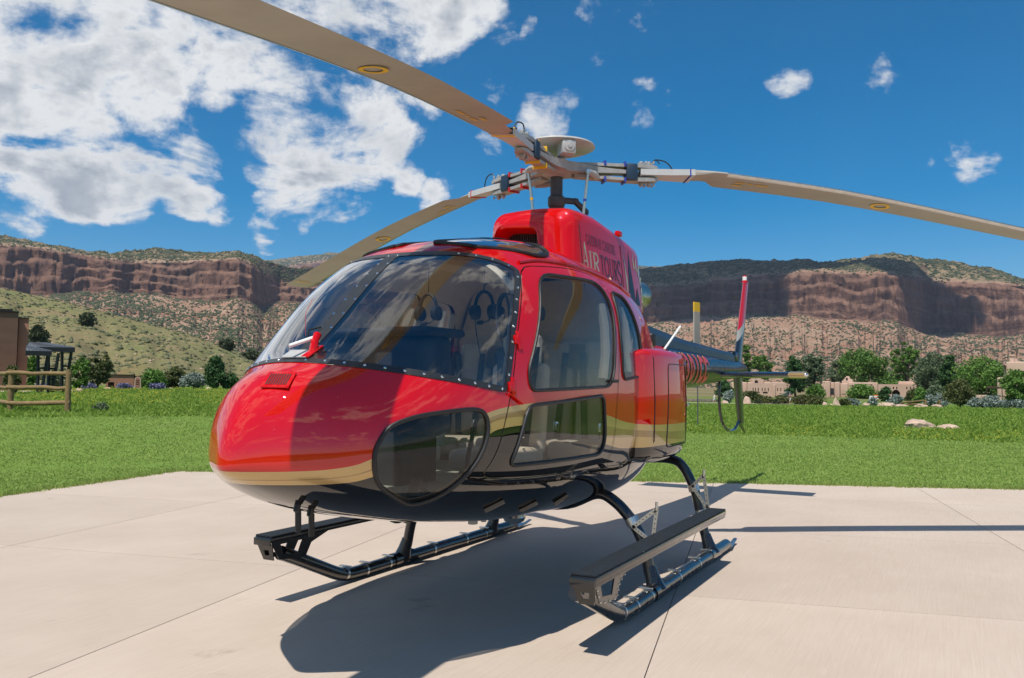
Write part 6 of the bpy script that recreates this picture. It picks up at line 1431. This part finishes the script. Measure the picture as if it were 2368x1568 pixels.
def slab(u0, u1, yl, yf, y0, y1, name):      # sloping seamed roof: back edge at row yl, front edge at row yf
    V = []; z1, z0 = L2.Z(yl), L2.Z(yf); off = (y1-y0)*.55
    for (u, y, z, dx) in ((u0, y0, z0, 0), (u1, y0, z0, 0), (u1, y1, z1, -off), (u0, y1, z1, -off*0)):
        for q in (0, -.14): V.append((L2.X(u)+dx, y, z+q))
    o = mesh_obj(name, V, [(0, 2, 4, 6), (1, 7, 5, 3), (0, 1, 3, 2), (2, 3, 5, 4), (4, 5, 7, 6), (6, 7, 1, 0)], M['dark_metal'], L2.r); n = int((u1-u0)/8)
    for i in range(n+1):
        t = i/n; a = Vector(V[0])*(1-t)+Vector(V[2])*t; b = Vector(V[6])*(1-t)+Vector(V[4])*t; up = Vector((0, 0, .02)); MB().tube([a+up, b+up], .02, 4).build('roof_seam', M['dark_metal'], o)
    MB().box((L2.X((u0+u1)/2), y0+.02, z0-.14), ((u1-u0)*L2.kx, .1, .26)).build('fascia', M['black_steel'], o)
slab(60, 172, 787, 801, 1.2, 4.0, 'upper_roof'); slab(58, 117, 799, 813, -.6, 1.6, 'lower_roof')
for (u, y, yt) in ((89, -.2, 817), (113, .2, 817), (145, 1.8, 806)):
    xb = L2.X(u); zt = L2.Z(yt); ps = MB(); ps.tube([(xb, y, -.3), (xb-.08, y, zt)], .085, 4); ps.build('post', M['black_steel'], L2.r); MB().tube([(xb+.12, y, -.3), (xb+.42, y, zt)], .085, 4).build('slanted_post', M['black_steel'], L2.r)
    for f in (.35, .62): MB().tube([(xb-.05, y, zt*f), (xb+.14+.28*f, y, zt*f)], .05, 4).build('post_tie', M['black_steel'], L2.r)
L3 = Facade('utility_building', 243, 332, 899, 88, 'small flat-roofed terracotta utility building below the dry hill')
L3.wall('wall', 245, 309, 867, [(250, 264, 884, 896, False)], 0, .3, M['terracotta']); L3.block('body', 245.5, 309, 867.5, .9, 3., M['terracotta'], .02); L3.block('roof_edge', 243.5, 312, 866, -.1, 4., M['viga'], .01, 868); L3.block('side_wall', 309.3, 331, 868.5, .8, 2.5, M['viga'], .02); L3.block('door', 250, 264, 884, .35, .06, M['viga'], .01, 897)
L4 = Facade('entry_kiosk', 310, 327, 902, 80, 'pale arched kiosk sign with dark lines beside the terracotta building', 'kiosk')
k4 = L4.k; w4 = 14*k4; h4 = L4.Z(871); P = [(-w4/2, -.2), (w4/2, -.2), (w4/2, h4-w4/2)]+[(w4/2*cos(a), h4-w4/2+w4/2*sin(a)) for a in np.linspace(0, pi, 9)[1:-1]]+[(-w4/2, h4-w4/2)]
MB().prism(P, (L4.X(318), 0, 0), (1, 0, 0), (0, 0, 1), (0, 1, 0), .35).build('slab', M['adobe'], L4.r)
P2 = [(a*.68, b*.9 if b > 0 else .1) for a, b in P]; MB().prism(P2, (L4.X(318), -.012, .04), (1, 0, 0), (0, 0, 1), (0, 1, 0), .02).build('recessed_face', M['terracotta'], L4.r)
for q in (.4, .55, .7): MB().box((L4.X(318), -.022, h4*q), (w4*.5, .02, .05)).build('dark_line', M['viga'], L4.r)
# ---------------------------------------------------------------- rail fences
def log(mb, a, b, r, seed):
    rs = np.random.RandomState(seed); a, b = Vector(a), Vector(b); pts = [a+(b-a)*t+Vector((0, rs.randn()*.012, rs.randn()*.012)) for t in np.linspace(0, 1, 6)]; mb.tube(pts, [r*(1+.08*rs.randn()) for _ in pts], 10); return mb
def fence(u0, dist, k_posts, rails, label, r=.075, rr=.06):
    k = mpp(u0, dist); R_ = empty('rail_fence', on_ground(u0, dist), PXROT); tag(R_, label, 'fence')
    for i, (x, h, y) in enumerate(k_posts): log(MB(), (x*k, y, -.25), (x*k, y, h*k), r, i+int(u0)).build('post', M['wood'], R_, True)
    for i, (xa, za, ya, xb, zb, yb) in enumerate(rails): log(MB(), (xa*k, ya, za*k), (xb*k, yb, zb*k), rr, i+7).build('rail', M['wood'], R_, True)
fence(158, 30., [(0, 99, 0), (-150, 99, .4), (-300, 99, 3.)], [(6, 88, 0, -158, 90, .38), (6, 55, 0, -158, 54, .38), (6, 22, 0, -158, 18, .38), (-142, 90, .42, -310, 88, 3.), (-142, 54, .42, -310, 55, 3.), (-142, 20, .42, -310, 20, 3.)], 'weathered three-rail log fence on the lawn in front of the hill', .085, .068)
fence(2140, 88., [(0, 17, 0), (-21, 9, 3)], [(1, 15, 0, -21, 8, 3), (1, 7, 0, -21, 2, 3)], 'first split-rail fence panel among the silver sage', .10, .075)
fence(2172, 88., [(0, 17, 0), (20, 11, 2)], [(-1, 14, 0, 21, 9, 2), (-1, 7, 0, 21, 3, 2)], 'second split-rail fence panel beside the olive shrub', .10, .075)
# ---------------------------------------------------------------- the valley's thin summer haze
def haze():
    m, g, p = new_mat('thin_haze'); g.n.remove(p); out = g.n['Material Output']
    v = g.add('ShaderNodeVolumePrincipled'); v.inputs['Color'].default_value = (.62, .74, .95, 1); v.inputs['Density'].default_value = HAZE; v.inputs['Anisotropy'].default_value = .1; g.l.new(v.outputs[0], out.inputs['Volume'])
    tag(MB().box((-1200, 0, 327), (10400, 10400, 656)).build('haze', m), 'thin pale blue haze filling the valley air', 'haze', kind='stuff')
HAZE = 7e-5
haze()
